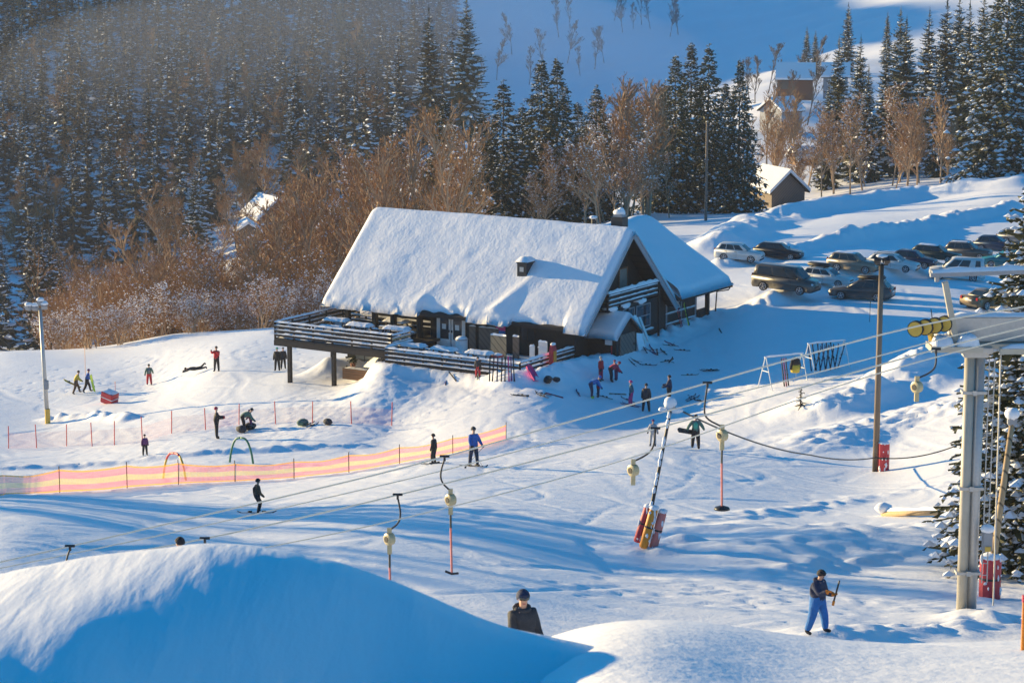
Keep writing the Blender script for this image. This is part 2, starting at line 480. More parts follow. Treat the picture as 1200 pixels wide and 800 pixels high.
PADS = [(-12.0, -1.3, -5.6, 11.5, -.08, .8)]
def ground_z(x, y, fine=True):
    x = np.asarray(x, float); y = np.asarray(y, float)
    z = base_z(x, y)
    near = np.clip((330 - y) / 80, 0, 1)
    amp = 1 + np.clip((y - 300) / 120, 0, 3)
    z = z + amp * np.clip((y - 24) / 20, .15, 1) * ((.22 + .3 * np.clip((y - 180) / 60, 0, 1)) * vnoise(x / 13, y / 13, 1) + (.05 + .14 * np.clip((y - 200) / 60, 0, 1)) * vnoise(x / 4.3, y / 4.3, 2))
    # keep the piste smooth and the rest lumpy
    z = z + near * (.012 * vnoise(x / 1.9, y / 1.9, 3) + .009 * vnoise(x / .8, y / .8, 4))
    for x0, y0, w, h in HEAPS:
        r2 = ((x - x0) ** 2 + (y - y0) ** 2) / (w * w)
        z = z + h * np.exp(-r2 * 1.2)
    for poly, w, h, rg in BANKS:
        dist = np.full(np.shape(x), 1e9)
        for (ax, ay), (bx, by) in zip(poly, poly[1:]):
            L2 = (bx - ax) ** 2 + (by - ay) ** 2
            t = np.clip(((x - ax) * (bx - ax) + (y - ay) * (by - ay)) / L2, 0, 1)
            dist = np.minimum(dist, (x - ax - t * (bx - ax)) ** 2 + (y - ay - t * (by - ay)) ** 2)
        dist = np.sqrt(dist)
        k = np.clip(1 - dist / (w * 1.7), 0, 1); k = k * k * (3 - 2 * k)
        rough = np.abs(vnoise(x / .9, y / .9, 5)) * 1.6 - .35 + .7 * vnoise(x / .42, y / .42, 6)
        z = z + k * (h * (1 + .9 * vnoise(x / 2.6, y / 2.6, 7)) + rg * rough)
    # level ground under the lodge's heated part
    for u0, u1, v0, v1, lv, fall in PADS:
        du = (x - HO.x) * UX + (y - HO.y) * UY; dv = -(x - HO.x) * UY + (y - HO.y) * UX
        m = np.clip(np.minimum(np.minimum(du - u0, u1 - du), np.minimum(dv - v0, v1 - dv)) / fall + 1, 0, 1)
        z = z * (1 - m) + (HO.z + lv) * m
    return z
def gz(x, y): return float(ground_z(np.array([x]), np.array([y]))[0])
def on(px, py, d0=34, d1=330):
    x, y = hit(px, py, d0, d1, ground_z)
    return Vector((x, y, gz(x, y)))
def put(px, d):
    """the ground point d metres ahead under a photo column"""
    p = at(px, 400, d)
    return Vector((p.x, d, gz(p.x, d)))

def axis(a, b, step, grow, lo, hi):
    core = list(np.arange(a, b + 1e-6, step)); s = step; x = core[-1]
    while x < hi: s *= grow; x += s; core.append(x)
    s = step; x = core[0]; left = []
    while x > lo: s *= grow; x -= s; left.append(x)
    return np.array(left[::-1] + core)
xs = axis(-44, 46, .17, 1.10, -1500, 1500)
ys = []
y = 10.0
while y < 2000:
    ys.append(y)
    y += .17 if y < 125 else (.26 if y < 180 else (.42 if y < 255 else (y - 255) * .012 + .45))
ys = np.array(ys)
X, Y = np.meshgrid(xs, ys)
Zg = ground_z(X, Y)
# ski tracks carved into the piste: long easy curves, some in pairs, plus trampled ground where people stand
_tr = np.random.default_rng(4)
def carve(px_, py_, depth, w=.11):
    ix = np.searchsorted(xs, px_); iy = np.searchsorted(ys, py_)
    for dx in (-1, 0, 1):
        for dy in (-1, 0, 1):
            a = np.clip(ix + dx, 0, len(xs) - 1); b_ = np.clip(iy + dy, 0, len(ys) - 1)
            q = np.exp(-((xs[a] - px_) ** 2 + (ys[b_] - py_) ** 2) / (2 * w * w))
            np.minimum.at(TR, (b_, a), -depth * q)
TR = np.zeros_like(Zg)
for k in range(520):
    s0 = _tr.random(); L = _tr.uniform(14, 60); n_ = int(L / .09); t_ = np.linspace(0, L, n_)
    a0 = _tr.normal(1.75, .55) if s0 < .7 else _tr.uniform(0, 6.28)
    ph, wl, am = _tr.uniform(0, 6.28), _tr.uniform(9, 26), _tr.uniform(.1, .75)
    hd_ = a0 + am * np.sin(t_ / wl * 6.28 + ph)
    px_ = _tr.uniform(-34, 34) + np.cumsum(np.cos(hd_)) * .09; py_ = _tr.uniform(40, 150) + np.cumsum(np.sin(hd_)) * .09
    dep = _tr.uniform(.012, .04) * (1 + .5 * np.sin(t_ / 3 + ph))
    carve(px_, py_, dep)
    if _tr.random() < .6: carve(px_ + .3 * np.sin(a0), py_ - .3 * np.cos(a0), dep)
for cx_, cy_, n_, sp_ in [(house(3, 2).x, house(3, 2).y, 500, 7.0), (house(-6, -9).x, house(-6, -9).y, 500, 6.0), (on(290, 505).x, on(290, 505).y, 350, 5.0), (on(980, 700).x, on(980, 700).y, 260, 4.0), (on(150, 445).x, on(150, 445).y, 300, 8.0)]:
    carve(_tr.normal(cx_, sp_, n_), _tr.normal(cy_, sp_ * .7, n_), .07, .14)
for off in (-.5, -.2, .25):
    pp_ = [hit(px, py, 60, 90, base_z) for px, py in ((686, 634), (700, 648), (720, 660), (745, 669), (775, 676))]
    k_ = np.linspace(0, 4, 900); carve(np.interp(k_, range(5), [p[0] for p in pp_]) + off * .3, np.interp(k_, range(5), [p[1] for p in pp_]) + off, .07, .09)
Zg += TR * np.clip((262 - Y) / 30, 0, 1)
def grid_object(name, X, Y, Z, mat):
    nv, nu = X.shape
    co = np.stack([X, Y, Z], -1).reshape(-1, 3)
    me = bpy.data.meshes.new(name)
    me.vertices.add(nv * nu); me.vertices.foreach_set('co', co.ravel())
    i = np.arange((nv - 1) * (nu - 1)); r, c = i // (nu - 1), i % (nu - 1)
    q = np.stack([r * nu + c, r * nu + c + 1, (r + 1) * nu + c + 1, (r + 1) * nu + c], -1).astype(np.int32)
    me.loops.add(q.size); me.loops.foreach_set('vertex_index', q.ravel())
    me.polygons.add(len(q)); me.polygons.foreach_set('loop_start', np.arange(len(q), dtype=np.int32) * 4)
    me.polygons.foreach_set('loop_total', np.full(len(q), 4, np.int32))
    me.polygons.foreach_set('use_smooth', np.ones(len(q), bool))
    me.update(calc_edges=True); me.validate()
    me.materials.append(mat)
    o = bpy.data.objects.new(name, me); COL.objects.link(o)
    return o
ground = grid_object('snowy_ground', X, Y, Zg, M['ground'])
tag(ground, kind='structure')

# the wind-packed drift right in front of the photographer
_cx = [-400, 0, 100, 230, 300, 400, 500, 600, 700, 870, 1000, 1300, 1700]
_cy = [770, 683, 661, 646, 646, 664, 704, 745, 768, 803, 850, 960, 1100]
CREST = 14.0

_xx = np.array([at(px, 400, CREST).x for px in _cx]); _zz = np.array([at(px, py, CREST).z for px, py in zip(_cx, _cy)])
def smooth_interp(x, xp, fp):
    x = np.asarray(x); out = 0
    for o, w in ((-.24, .1), (-.12, .2), (0, .4), (.12, .2), (.24, .1)):
        out = out + w * np.interp(x + o, xp, fp)
    return out
def mound_z(x, y):
    t = CREST - y
    u = x + .48 * np.maximum(t, 0) + .10
    z = smooth_interp(u, _xx, _zz) + .0 * t
    b = np.maximum(-t, 0)
    z = z - .30 * b ** 2 - .02 * b
    z = z + .10 * vnoise(x / 1.6, y / 2.2, 21) * np.clip(np.abs(t) / 2, 0, .3) + .028 * vnoise(x / .30 + y / 1.4, y / 1.7 - x / 2.5, 22) + .006 * vnoise(x / .08 + y / .5, y / .6, 23)
    return z
mx_ = axis(-4, 4, .035, 1.12, -60, 60)
my_ = axis(6.5, 17, .045, 1.15, -60, 20.5)
XM, YM = np.meshgrid(mx_, my_)
ZM = mound_z(np.clip(XM, -6, 6), np.maximum(YM, 2.0))
ZM = np.maximum(np.where(YM < 2, ZM, ZM), -11.0)
mound = grid_object('snow_drift', XM, YM, ZM, M['mound'])
tag(mound, kind='structure')

# unseen ridge added left of the view, shaped to keep the valley in shade
hx = np.linspace(-900, -260, 40); hy = np.linspace(300, 1300, 50)
HX, HY = np.meshgrid(hx, hy)
HZ = -70 + np.exp(-((HX + 420) / 130) ** 2) * (72 * np.clip((HY - 330) / 160, 0, 1) + 62 * np.clip((HY - 780) / 120, 0, 1)) + 6 * vnoise(HX / 60, HY / 60, 31)
shade_ridge = grid_object('shade_ridge', HX, HY, HZ, M['snow'])
tag(shade_ridge, kind='structure')
# ------------------------------------------------------------------ the lodge
lodge = thing('ski_lodge', 'dark timber ski lodge with thick snow on its steep gabled roof and a raised deck', 'building', HO, YAW)
SL = .93; RW = 12.06; RIDGE_V = RW / 2
def zs(v): return 2.25 + SL * min(v, RW - v)
rg = random.Random(3)
UL = -20.4

# roof boards under the snow
mb = MB()
for s in (0, 1):
    v0, v1 = (0, RIDGE_V) if s == 0 else (RW, RIDGE_V)
    vs = [(UL, v0, zs(v0)), (0, v0, zs(v0)), (0, v1, zs(v1)), (UL, v1, zs(v1))]
    vs += [(a, b, c - .22) for a, b, c in vs]
    mb.add(vs, [(0, 1, 2, 3), (7, 6, 5, 4), (0, 4, 5, 1), (1, 5, 6, 2), (2, 6, 7, 3), (3, 7, 4, 0)])
roof = mb.build('roof', M['darkwood_h'], lodge)

def wing_z(u): return 6.75 + (-6.5 - u) * .60 if u > -6.5 else 6.75 + (u + 6.5) * .60
def snow_slab(u0, u1, path, thick, nu, mat, name, parent, edge=.55, seed=0, ragged=(.2, 0), lift=.0):
    """snow lying over a roof; path: v -> z polyline samples (list of (v, z))"""
    nv = len(path)
    top = []; bot = []
    V = np.array([p[0] for p in path]); Zp = np.array([p[1] for p in path])
    arc = np.r_[0, np.cumsum(np.hypot(np.diff(V), np.diff(Zp)))]
    T = arc[-1]
    us = np.linspace(u0, u1, nu)
    for j in range(nv):
        for u in us:
            # the lower edge creeps out past the eave unevenly
            e0 = ragged[0] * (vnoise(np.array(u / 1.3), np.array(0.3), seed + 50) + .9 * vnoise(np.array(u / .42), np.array(7.7), seed + 51)) if ragged[0] else 0
            a = arc[j]
            wd0 = math.exp(-a / .9); wd1 = math.exp(-(T - a) / .9) if ragged[1] else 0
            de = min(a, T - a, (u - u0), (u1 - u))
            k = min(1, max(0, de / edge)); t = thick * math.sqrt(max(0, 1 - (1 - k) ** 2))
            n1 = float(vnoise(np.array(u / 2.4), np.array(a / 1.9), seed) * .16 + vnoise(np.array(u / .8), np.array(a / .7), seed + 1) * .05)
            t = t * (1 + n1 * 1.6)
            if name == 'roof_snow' and V[j] < 3.5:
                # folds where the load has slid, and two bare stretches of eave
                t += .22 * k * math.exp(-((u + 7.2 - .55 * a) / .4) ** 2) * math.exp(-a / 2.4) + .16 * k * math.exp(-((u + 13.0 - .4 * a) / .45) ** 2) * math.exp(-a / 1.8)
                t -= .10 * k * math.exp(-((u + 6.0 - .5 * a) / .5) ** 2) * math.exp(-a / 2.6)
                e0 = float(e0) - (.42 if -12.6 < u < -8.9 else 0) * (.9 + .2 * math.sin(u * 5)) - (.34 if -5.6 < u < -1.6 else 0)
            v = V[j] - float(e0) * wd0 * (1 if V[0] < V[-1] else -1) + (float(e0) * wd1 if ragged[1] else 0)
            z = Zp[j] - .5 * float(e0) * (wd0 + wd1)
            top.append((u, v, z + t * 1.25)); bot.append((u, v, z + .004))
    vs = top + bot; N = nv * nu; fs = []
    for j in range(nv - 1):
        for i in range(nu - 1):
            a = j * nu + i
            fs.append((a, a + 1, a + nu + 1, a + nu)); fs.append((N + a, N + a + nu, N + a + nu + 1, N + a + 1))
    for i in range(nu - 1):
        fs.append((i, N + i, N + i + 1, i + 1)); b = (nv - 1) * nu + i; fs.append((b, b + 1, N + b + 1, N + b))
    for j in range(nv - 1):
        a = j * nu; fs.append((a, a + nu, N + a + nu, N + a)); b = a + nu - 1; fs.append((b, N + b, N + b + nu, b + nu))
    m = MB(); m.add(vs, fs)
    return m.build(name, mat, parent, smooth=True)
def ridge_path(n, f, a, b, rnd_r=.5):
    out = []
    for i in range(n):
        v = a + (b - a) * i / (n - 1); z = f(v)
        out.append((v, z))
    return out
def zs_soft(v):
    d = abs(v - RIDGE_V); r = .55
    return 2.255 + SL * (RIDGE_V - (d if d > r else (d * d / (2 * r) + r / 2)))
sn = snow_slab(UL - .12, .16, ridge_path(72, zs_soft, -.28, RW + .28), .42, 130, M['roofsnow'], 'roof_snow', lodge, .5, 1, (.16, .16))

# barge boards along both gable edges
for u in (.04, UL - .04):
    for s in (0, 1):
        v0 = -.1 if s == 0 else RW + .1
        mb = MB(); mb.beam((u, v0, zs(v0) - .17), (u, RIDGE_V, zs(RIDGE_V) - .17), .07, .42)
        mb.build('bargeboard', M['greypaint'], lodge)
# wing behind: its own roof, snow and eave
mb = MB()
for ue in (.25, -13.2):
    vs = [(ue, 11.9, wing_z(ue)), (ue, 19.6, wing_z(ue)), (-6.5, 19.6, 6.75), (-6.5, 6.9, 6.75)]
    vs += [(a, b, c - .22) for a, b, c in vs]
    mb.add(vs, [(0, 1, 2, 3), (7, 6, 5, 4), (0, 4, 5, 1), (1, 5, 6, 2), (2, 6, 7, 3), (3, 7, 4, 0)])
mb.b2(.27, .33, 12.1, 19.7, wing_z(.25) - .26, wing_z(.25) + .02)
mb.tube([(.33, 19.4, wing_z(.2) - .2), (.2, 19.3, wing_z(.2) - .45), (-.5, 18.9, wing_z(.2) - .6), (-.5, 18.7, .6)], .05)
mb.build('wing_roof', M['darkwood_h'], lodge)
# the wing's snow, laid in a frame turned by 90 degrees
wn = MB(); nu, nv = 46, 46; top = []; bot = []
for j in range(nv):
    v = 6.95 + (19.75 - 6.95) * j / (nv - 1)
    for i in range(nu):
        u = .42 - (7.2 + 6.6) * i / (nu - 1)
        d = abs(u + 6.5); r = .6
        zz = 6.755 - .60 * (d if d > r else d * d / (2 * r) + r / 2)
        de = min(19.75 - v, .42 - u, u + 13.38) if v > 11.8 or u < -.2 else min(19.75 - v, u + 13.38)
        k = min(1, max(0, de / .5)); t = .45 * math.sqrt(max(0, 1 - (1 - k) ** 2)) * (1 + float(vnoise(np.array(u / 1.4), np.array(v / 1.4), 88)) * .35)
        # where the main roof stands higher the wing's snow ends against it
        top.append((u, v, zz + t * 1.1)); bot.append((u, v, zz + .004))
N = nu * nv; fs = []
for j in range(nv - 1):
    for i in range(nu - 1):
        u = .42 - 13.8 * (i + .5) / (nu - 1); v = 6.95 + 12.8 * (j + .5) / (nv - 1)
        if v < RW - .1 and u > -1.6: continue
        a = j * nu + i
        fs.append((a, a + nu, a + nu + 1, a + 1)); fs.append((N + a, N + a + 1, N + a + nu + 1, N + a + nu))
for i in range(nu - 1):
    b = (nv - 1) * nu + i; fs.append((b, b + 1, N + b + 1, N + b))
for j in range(nv - 1):
    if 6.95 + 12.8 * (j + .5) / (nv - 1) < RW - .1: continue
    a = j * nu; fs.append((a, N + a, N + a + nu, a + nu))
wn.add(top + bot, fs); wn.build('wing_snow', M['roofsnow'], lodge, smooth=True)

# walls
mb = MB()
GU = -1.3                                           # main gable wall, set back under the roof
def wallprism(u0, u1, outline):
    n = len(outline)
    vs = [(u0, v, z) for v, z in outline] + [(u1, v, z) for v, z in outline]
    fs = [tuple(range(n)), tuple(reversed(range(n, 2 * n)))] + [(i, n + i, n + (i + 1) % n, (i + 1) % n) for i in range(n)]
    mb.add(vs, fs)
wallprism(GU - .2, GU, [(1.0, -.4), (11.06, -.4), (11.06, zs(1.0) - .26), (RIDGE_V, zs(RIDGE_V) - .26), (1.0, zs(1.0) - .26)])
wallprism(UL + .8, UL + 1.0, [(5.0, -3.2), (11.06, -3.2), (11.06, zs(1.0) - .26), (RIDGE_V, zs(RIDGE_V) - .26), (5.0, zs(5.0) - .26)])
mb.b2(-12.4, GU - .2, 1.0, 1.2, -.4, zs(1.0) - .3)
mb.b2(-12.4, -12.2, 1.2, 5.0, -.4, zs(1.0) - .3)
mb.b2(UL + 1.0, -12.4, 5.0, 5.2, -3.2, 5.4)
mb.b2(UL + 1.0, GU - .2, 10.9, 11.06, -3.2, zs(1.0) - .3)
# projecting bay under the balcony and the tall flank beside it
mb.b2(GU, -.55, 5.4, 9.75, -.4, 2.92)
mb.b2(GU, -.75, 9.75, 11.0, -.4, 3.2)
# wing walls
mb.b2(-.95, -.75, 11.1, 16.4, -.4, 2.75); mb.b2(-13, -.95, 16.2, 16.4, -.4, 3.0)
mb.build('wall', M['darkwood'], lodge)
# basement below the deck
mb = MB(); mb.b2(UL + 1.0, -12.2, 1.25, 1.5, -3.6, .3); mb.b2(-12.2, -11.9, -5.3, 1.2, -3, .0); mb.build('basement_wall', M['darkwood'], lodge)

def window(parent, origin, axis, w, h, nx=1, ny=1, fr=.07, mat_f='whitepaint', mat_g='glass', out=.05):
    """origin: lower left corner on the wall; axis 'v' faces +u, axis 'u' faces -v"""
    f = MB(); g = MB()
    u, v, z = origin
    def bx(a0, a1, z0, z1, d0, d1, t):
        if axis == 'v': t.b2(u + d0, u + d1, v + a0, v + a1, z + z0, z + z1)
        else: t.b2(u + a0, u + a1, v - d1, v - d0, z + z0, z + z1)
    bx(0, w, 0, fr, .0, out, f); bx(0, w, h - fr, h, .0, out, f)
    bx(0, fr, fr, h - fr, .0, out, f); bx(w - fr, w, fr, h - fr, .0, out, f)
    for i in range(1, nx): bx(w * i / nx - fr * .4, w * i / nx + fr * .4, fr, h - fr, .0, out - .004, f)
    for i in range(1, ny): bx(fr, w - fr, h * i / ny - fr * .4, h * i / ny + fr * .4, .0, out - .008, f)
    bx(fr, w - fr, fr, h - fr, .004, .022, g)
    o = f.build('window', M[mat_f], parent)
    g.build('pane', M[mat_g], o)
    return o
# gable windows behind the balcony, bay windows below it
window(lodge, (GU, 6.5, 3.5), 'v', 1.15, 1.75, 1, 1, .09, 'brownwood', 'paleglass')
window(lodge, (-.55, 5.75, 1.15), 'v', 1.5, 1.55, 1, 2, .07, 'greypaint')
window(lodge, (-.55, 7.5, 1.15), 'v', 1.9, 1.55, 1, 2, .07, 'greypaint')
b = MB(); b.b2(-.55, -.46, 5.4, 9.75, .86, .96); b.ridge((-.47, 5.4, .96), (-.47, 9.75, .96), .14, .09, 1); b.build('sill_board', [M['greypaint'], M['snow']], lodge)
# double doors on the terrace
for u0 in (-11.75, -10.72):
    d = MB(); d.b2(u0, u0 + .95, .94, 1.0, .0, .5); d.b2(u0, u0 + .13, .94, 1.0, .5, 2.1); d.b2(u0 + .82, u0 + .95, .94, 1.0, .5, 2.1); d.b2(u0 + .13, u0 + .82, .94, 1.0, 1.95, 2.1)
    dd = d.build('door', M['whitepaint'], lodge)
    g = MB(); g.b2(u0 + .13, u0 + .82, .965, .985, .5, 1.95); g.build('pane', M['glass'], dd)
    n = MB(); n.b2(u0 + .28, u0 + .6, .955, .962, 1.15, 1.5); n.build('paper_notice', M['whitepaint'], dd)
    hnd = MB(); hnd.box((u0 + (.88 if u0 < -11 else .07), .9, 1.05), (.04, .08, .16)); hnd.build('handle', M['black'], dd)
fr = MB(); fr.b2(-11.87, -11.77, .93, 1.0, 0, 2.22); fr.b2(-9.75, -9.65, .93, 1.0, 0, 2.22); fr.b2(-11.87, -9.65, .93, 1.0, 2.12, 2.24); fr.build('door_frame', M['whitepaint'], lodge)
# long recessed windows of the covered veranda
for i, u0 in enumerate((-19.2, -17.3, -15.6, -13.9)):
    window(lodge, (u0, 5.0, 1.0), 'u', 1.5, 1.5, 1, 1, .07, 'darkwood_h', 'paleglass')
# wall lamp, posters
s = MB(); s.b2(-7.25, -6.55, .955, .995, 1.45, 1.9, 0); s.b2(-7.25, -6.55, .953, .995, .9, 1.45, 1); s.b2(-7.12, -6.68, .945, .952, 1.66, 1.74, 2); s.b2(-7.12, -6.8, .945, .952, 1.2, 1.26, 2)
s.build('poster', [CL['pink'], CL['bright_blue'], M['whitepaint']], lodge)
for u0, w in ((-9.3, .5), (-8.55, 1.5)):
    b = MB(); b.b2(u0, u0 + w, .9, .99, .05, 1.55); b.ridge((u0, .94, 1.55), (u0 + w, .94, 1.55), .1, .07, 1); b.build('shutter', [M['greywood'], M['snow']], lodge)
window(lodge, (-5.4, 1.0, .95), 'u', 1.1, .9, 2, 1, .06, 'darkwood_h')
# chimney, flue and roof vent
c = MB(); c.b2(-2.05, -1.2, 6.75, 7.5, 6.6, 8.55); ch_ = c.build('chimney', M['black'], lodge)
c = MB(); c.b2(-1.95, -1.3, 6.85, 7.4, 8.56, 8.72); c.build('chimney_cap', M['greypaint'], ch_)
c = MB(); c.ball((-1.62, 7.12, 8.86), (.42, .36, .24), 0, 10, 6, .12, rg); c.ball((-1.5, 7.1, 9.02), (.22, .2, .16), 0, 8, 5, .1, rg); c.build('snow_cap', M['snow'], ch_, smooth=True)
c = MB(); c.tube([(-3.3, 6.6, 7.6), (-3.3, 6.6, 8.45)], .14, 8); c.ball((-3.3, 6.6, 8.47), (.3, .3, .12), 1, 8, 4); c.build('flue', [M['black'], M['snow']], lodge)
c = MB(); c.b2(-6.45, -5.75, 2.25, 3.3, 4.2, 5.75, 0); c.b2(-6.5, -5.7, 2.2, 3.35, 5.75, 5.83, 0)
c.b2(-6.25, -5.95, 2.23, 2.245, 5.2, 5.5, 1)
rv = c.build('roof_vent', [M['black'], M['steel']], lodge)
c = MB(); c.cap(-6.55, -5.65, 2.15, 3.45, 5.83, .3, 0, rg); c.build('snow_cap', M['snow'], rv, smooth=True)

# balcony in the gable
b = MB()
b.b2(GU, .0, 2.9, 9.5, 2.93, 3.08)
for v in (2.95, 4.55, 6.2, 7.85, 9.45): b.b2(-.13, -.03, v - .05, v + .05, 3.08, 4.1)
for z0 in (3.25, 3.55, 3.85): b.b2(-.03, .02, 2.9, 9.5, z0, z0 + .16)
b.b2(-.16, .05, 2.9, 9.52, 4.1, 4.15)
for z0 in (3.25, 3.55, 3.85): b.b2(GU, -.03, 9.45, 9.5, z0, z0 + .16); b.b2(GU, -.03, 2.9, 2.95, z0, z0 + .16)
bal = b.build('balcony', M['darkwood_h'], lodge)
b = MB(); b.ridge((-.05, 2.9, 4.15), (-.05, 9.5, 4.15), .24, .2, 0, rg)
for z0 in (3.42, 3.72, 4.02): b.ridge((.0, 3.0, z0 - .01), (.0, 9.4, z0 - .01), .09, .07, 0, rg)
for v in (3.6, 5.3, 7.4): b.ball((-.3, v, 3.1), (.5, .7, .25), 0, 8, 5, .1, rg)
b.build('balcony_snow', M['snow'], bal, smooth=True)
b = MB(); b.b2(-.06, .06, 9.55, 9.67, -.3, 4.1); b.build('balcony_post', M['darkwood'], lodge)
b = MB(); b.b2(-.06, .06, 5.36, 5.48, -.3, 2.92); b.build('balcony_post', M['darkwood'], lodge)

# porch at the far end of the wing
b = MB(); b.b2(-.75, -.5, 17.6, 17.85, .1, 2.8); b.b2(-.75, -.65, 16.4, 17.6, .4, 1.2); b.b2(-.75, -.6, 16.2, 19.4, 2.55, 2.78)
b.build('porch_post', M['darkwood'], lodge)
b = MB()
for z0 in (.75, 1.45, 2.1): b.b2(-.75, -.69, 11.9, 16.2, z0, z0 + .09, 0); b.ridge((-.7, 11.9, z0 + .09), (-.7, 16.2, z0 + .09), .1, .05, 1)
for v in (12.0, 14.1, 16.15): b.b2(-.75, -.68, v - .05, v + .05, .1, 2.7, 0)
b.build('wing_battens', [M['greypaint'], M['snow']], lodge)

# lean-to shed at the foot of the gable
b = MB(); b.b2(GU, .8, 2.6, 5.2, -.2, 1.62)
b.add([(.8, 2.6, 1.62), (.8, 5.2, 1.62), (.8, 3.9, 2.5), (GU, 2.6, 1.62), (GU, 5.2, 1.62), (GU, 3.9, 2.5)], [(0, 1, 2), (3, 5, 4)])
for v0 in (2.25, 5.55):
    vs = [(GU, v0, 1.42), (1.05, v0, 1.42), (1.05, 3.9, 2.62), (GU, 3.9, 2.62)]; vs += [(p, q, r - .1) for p, q, r in vs]
    b.add(vs, [(0, 1, 2, 3), (7, 6, 5, 4), (0, 4, 5, 1), (1, 5, 6, 2), (2, 6, 7, 3), (3, 7, 4, 0)])
shed = b.build('shed', M['darkwood'], lodge)
b = MB(); b.b2(.8, .86, 3.0, 4.9, -.05, 1.55); sd = b.build('door', M['greywood'], shed)
b = MB(); b.b2(.86, .93, 4.7, 4.76, .7, .85); b.build('handle', M['black'], sd)
snow_slab(GU, 1.12, ridge_path(24, lambda v: 1.43 + 1.2 * (1 - (abs(v - 3.9) / 1.65) ** 1.15), 2.15, 5.65), .3, 14, M['roofsnow'], 'shed_snow', shed, .3, 9, (.12, .12))
b = MB(); b.b2(.0, .5, 2.52, 2.58, .95, 1.4); b.build('notice_board', M['whitepaint'], shed)
b = MB(); b.b2(.45, .5, 2.5, 2.58, .1, .9); b.b2(.35, .6, 2.5, 2.57, .1, .3); b.build('snow_shovel', M['red'], shed)

# raised deck on the left, its railings, posts and beams
b = MB()
b.b2(-21.0, -11.6, -4.7, 4.9, .34, .5)
b.b2(-21.0, -11.6, -4.74, -4.56, .0, .34); b.b2(-21.02, -20.86, -4.7, 4.9, .0, .34)
deck = b.build('deck', M['darkwood_h'], lodge)
b = MB(); b.cap(-20.8, -18.2, -4.5, 3.5, .5, .12, 0, rg); b.cap(-17.0, -11.7, -4.4, -2.6, .5, .1, 0, rg); b.cap(-17.8, -14, 0.6, 2.2, .5, .06, 0, rg); b.build('deck_snow', M['snow'], deck, smooth=True)
for u, v, zb in ((-19.85, -4.55, -2.9), (-16.25, -4.55, -2.2), (-12.3, -4.55, -1.6), (-20.8, 1.5, -3.6)):
    p = house(u, v); zg = gz(p.x, p.y) - HO.z
    b = MB(); b.b2(u - .12, u + .12, v - .12, v + .12, zg - .15, .34 if v < 0 else .34); b.build('deck_post', M['darkwood'], lodge)
def railing(name, a, c, z0, hgt, parent, nposts, boards=(.12, .4, .68), mats=('darkwood_h', 'snow'), cap=.09, bh=.17, topw=.2):
    a, c = Vector((*a, 0)), Vector((*c, 0)); d = c - a
    b = MB(); s = MB()
    for i in range(nposts + 1):
        p = a + d * (i / nposts); b.box((p.x, p.y, z0 + hgt / 2 - .1), (.1, .1, hgt + .2), rz=math.atan2(d.y, d.x))
    off = Vector((-d.y, d.x, 0)).normalized() * -.07
    for k in boards:
        b.beam(a + off + Vector((0, 0, z0 + k + bh / 2)), c + off + Vector((0, 0, z0 + k + bh / 2)), .035, bh)
        s.ridge(a + off + Vector((0, 0, z0 + k + bh - .005)), c + off + Vector((0, 0, z0 + k + bh - .005)), .07, .05, 0, rg)
    b.beam(a + Vector((0, 0, z0 + hgt)), c + Vector((0, 0, z0 + hgt)), topw, .05)
    s.ridge(a + Vector((0, 0, z0 + hgt + .02)), c + Vector((0, 0, z0 + hgt + .02)), topw * 1.05, cap, 0, rg)
    o = b.build(name, M[mats[0]], parent)
    s.build('rail_snow', M[mats[1]], o, smooth=True)
    return o
railing('deck_railing', (-20.95, -4.65), (-11.6, -4.65), .5, 1.05, lodge, 6)
railing('deck_railing', (-20.95, 4.8), (-20.95, -4.65), .5, 1.05, lodge, 5)
railing('deck_railing', (-11.6, -4.65), (-11.6, -2.6), .5, 1.0, lodge, 2, mats=('lightwood', 'snow'))
railing('veranda_railing', (-19.8, 2.0), (-12.6, 2.0), .5, .75, lodge, 5, boards=(.3,))
# veranda posts carrying the eave
for u in (-18.75, -16.5, -15.0, -12.9):
    b = MB(); b.b2(u - .16, u + .16, .3, .62, .5, 2.45); b.build('veranda_post', M['darkwood'], lodge)
b = MB(); b.b2(UL + .4, -12.4, .35, .55, 2.3, 2.45); b.build('eave_beam', M['darkwood_h'], lodge)
b = MB(); b.tube([(-12.75, -.1, 2.3), (-13.2, .1, 2.1), (-12.95, .28, 1.8), (-12.95, .28, .4)], .05, 6); b.build('downpipe', M['black'], lodge)
# basement windows
for u0 in (-18.8, -16.4):
    window(lodge, (u0, 1.25, -2.3), 'u', 1.7, 1.35, 2, 2, .06, 'darkwood_h', 'paleglass')
# terrace floor
b = MB(); b.b2(-11.5, -1.4, -5.5, .95, -.35, -.02); b.build('terrace_floor', M['brownwood'], lodge)
b = MB(); b.cap(-11.4, -1.5, -5.4, .8, -.02, .09, 0, rg); b.build('terrace_snow', M['snow'], lodge, smooth=True)
railing('terrace_railing', (-11.45, -5.5), (-1.4, -5.5), -.15, 1.0, lodge, 7, cap=.1, topw=.26)
railing('terrace_railing', (-1.4, -5.5), (-1.4, .9), -.1, 1.0, lodge, 5, cap=.12)
railing('terrace_railing', (-11.45, -2.6), (-11.45, -5.5), -.1, 1.0, lodge, 2, cap=.12, topw=.3)

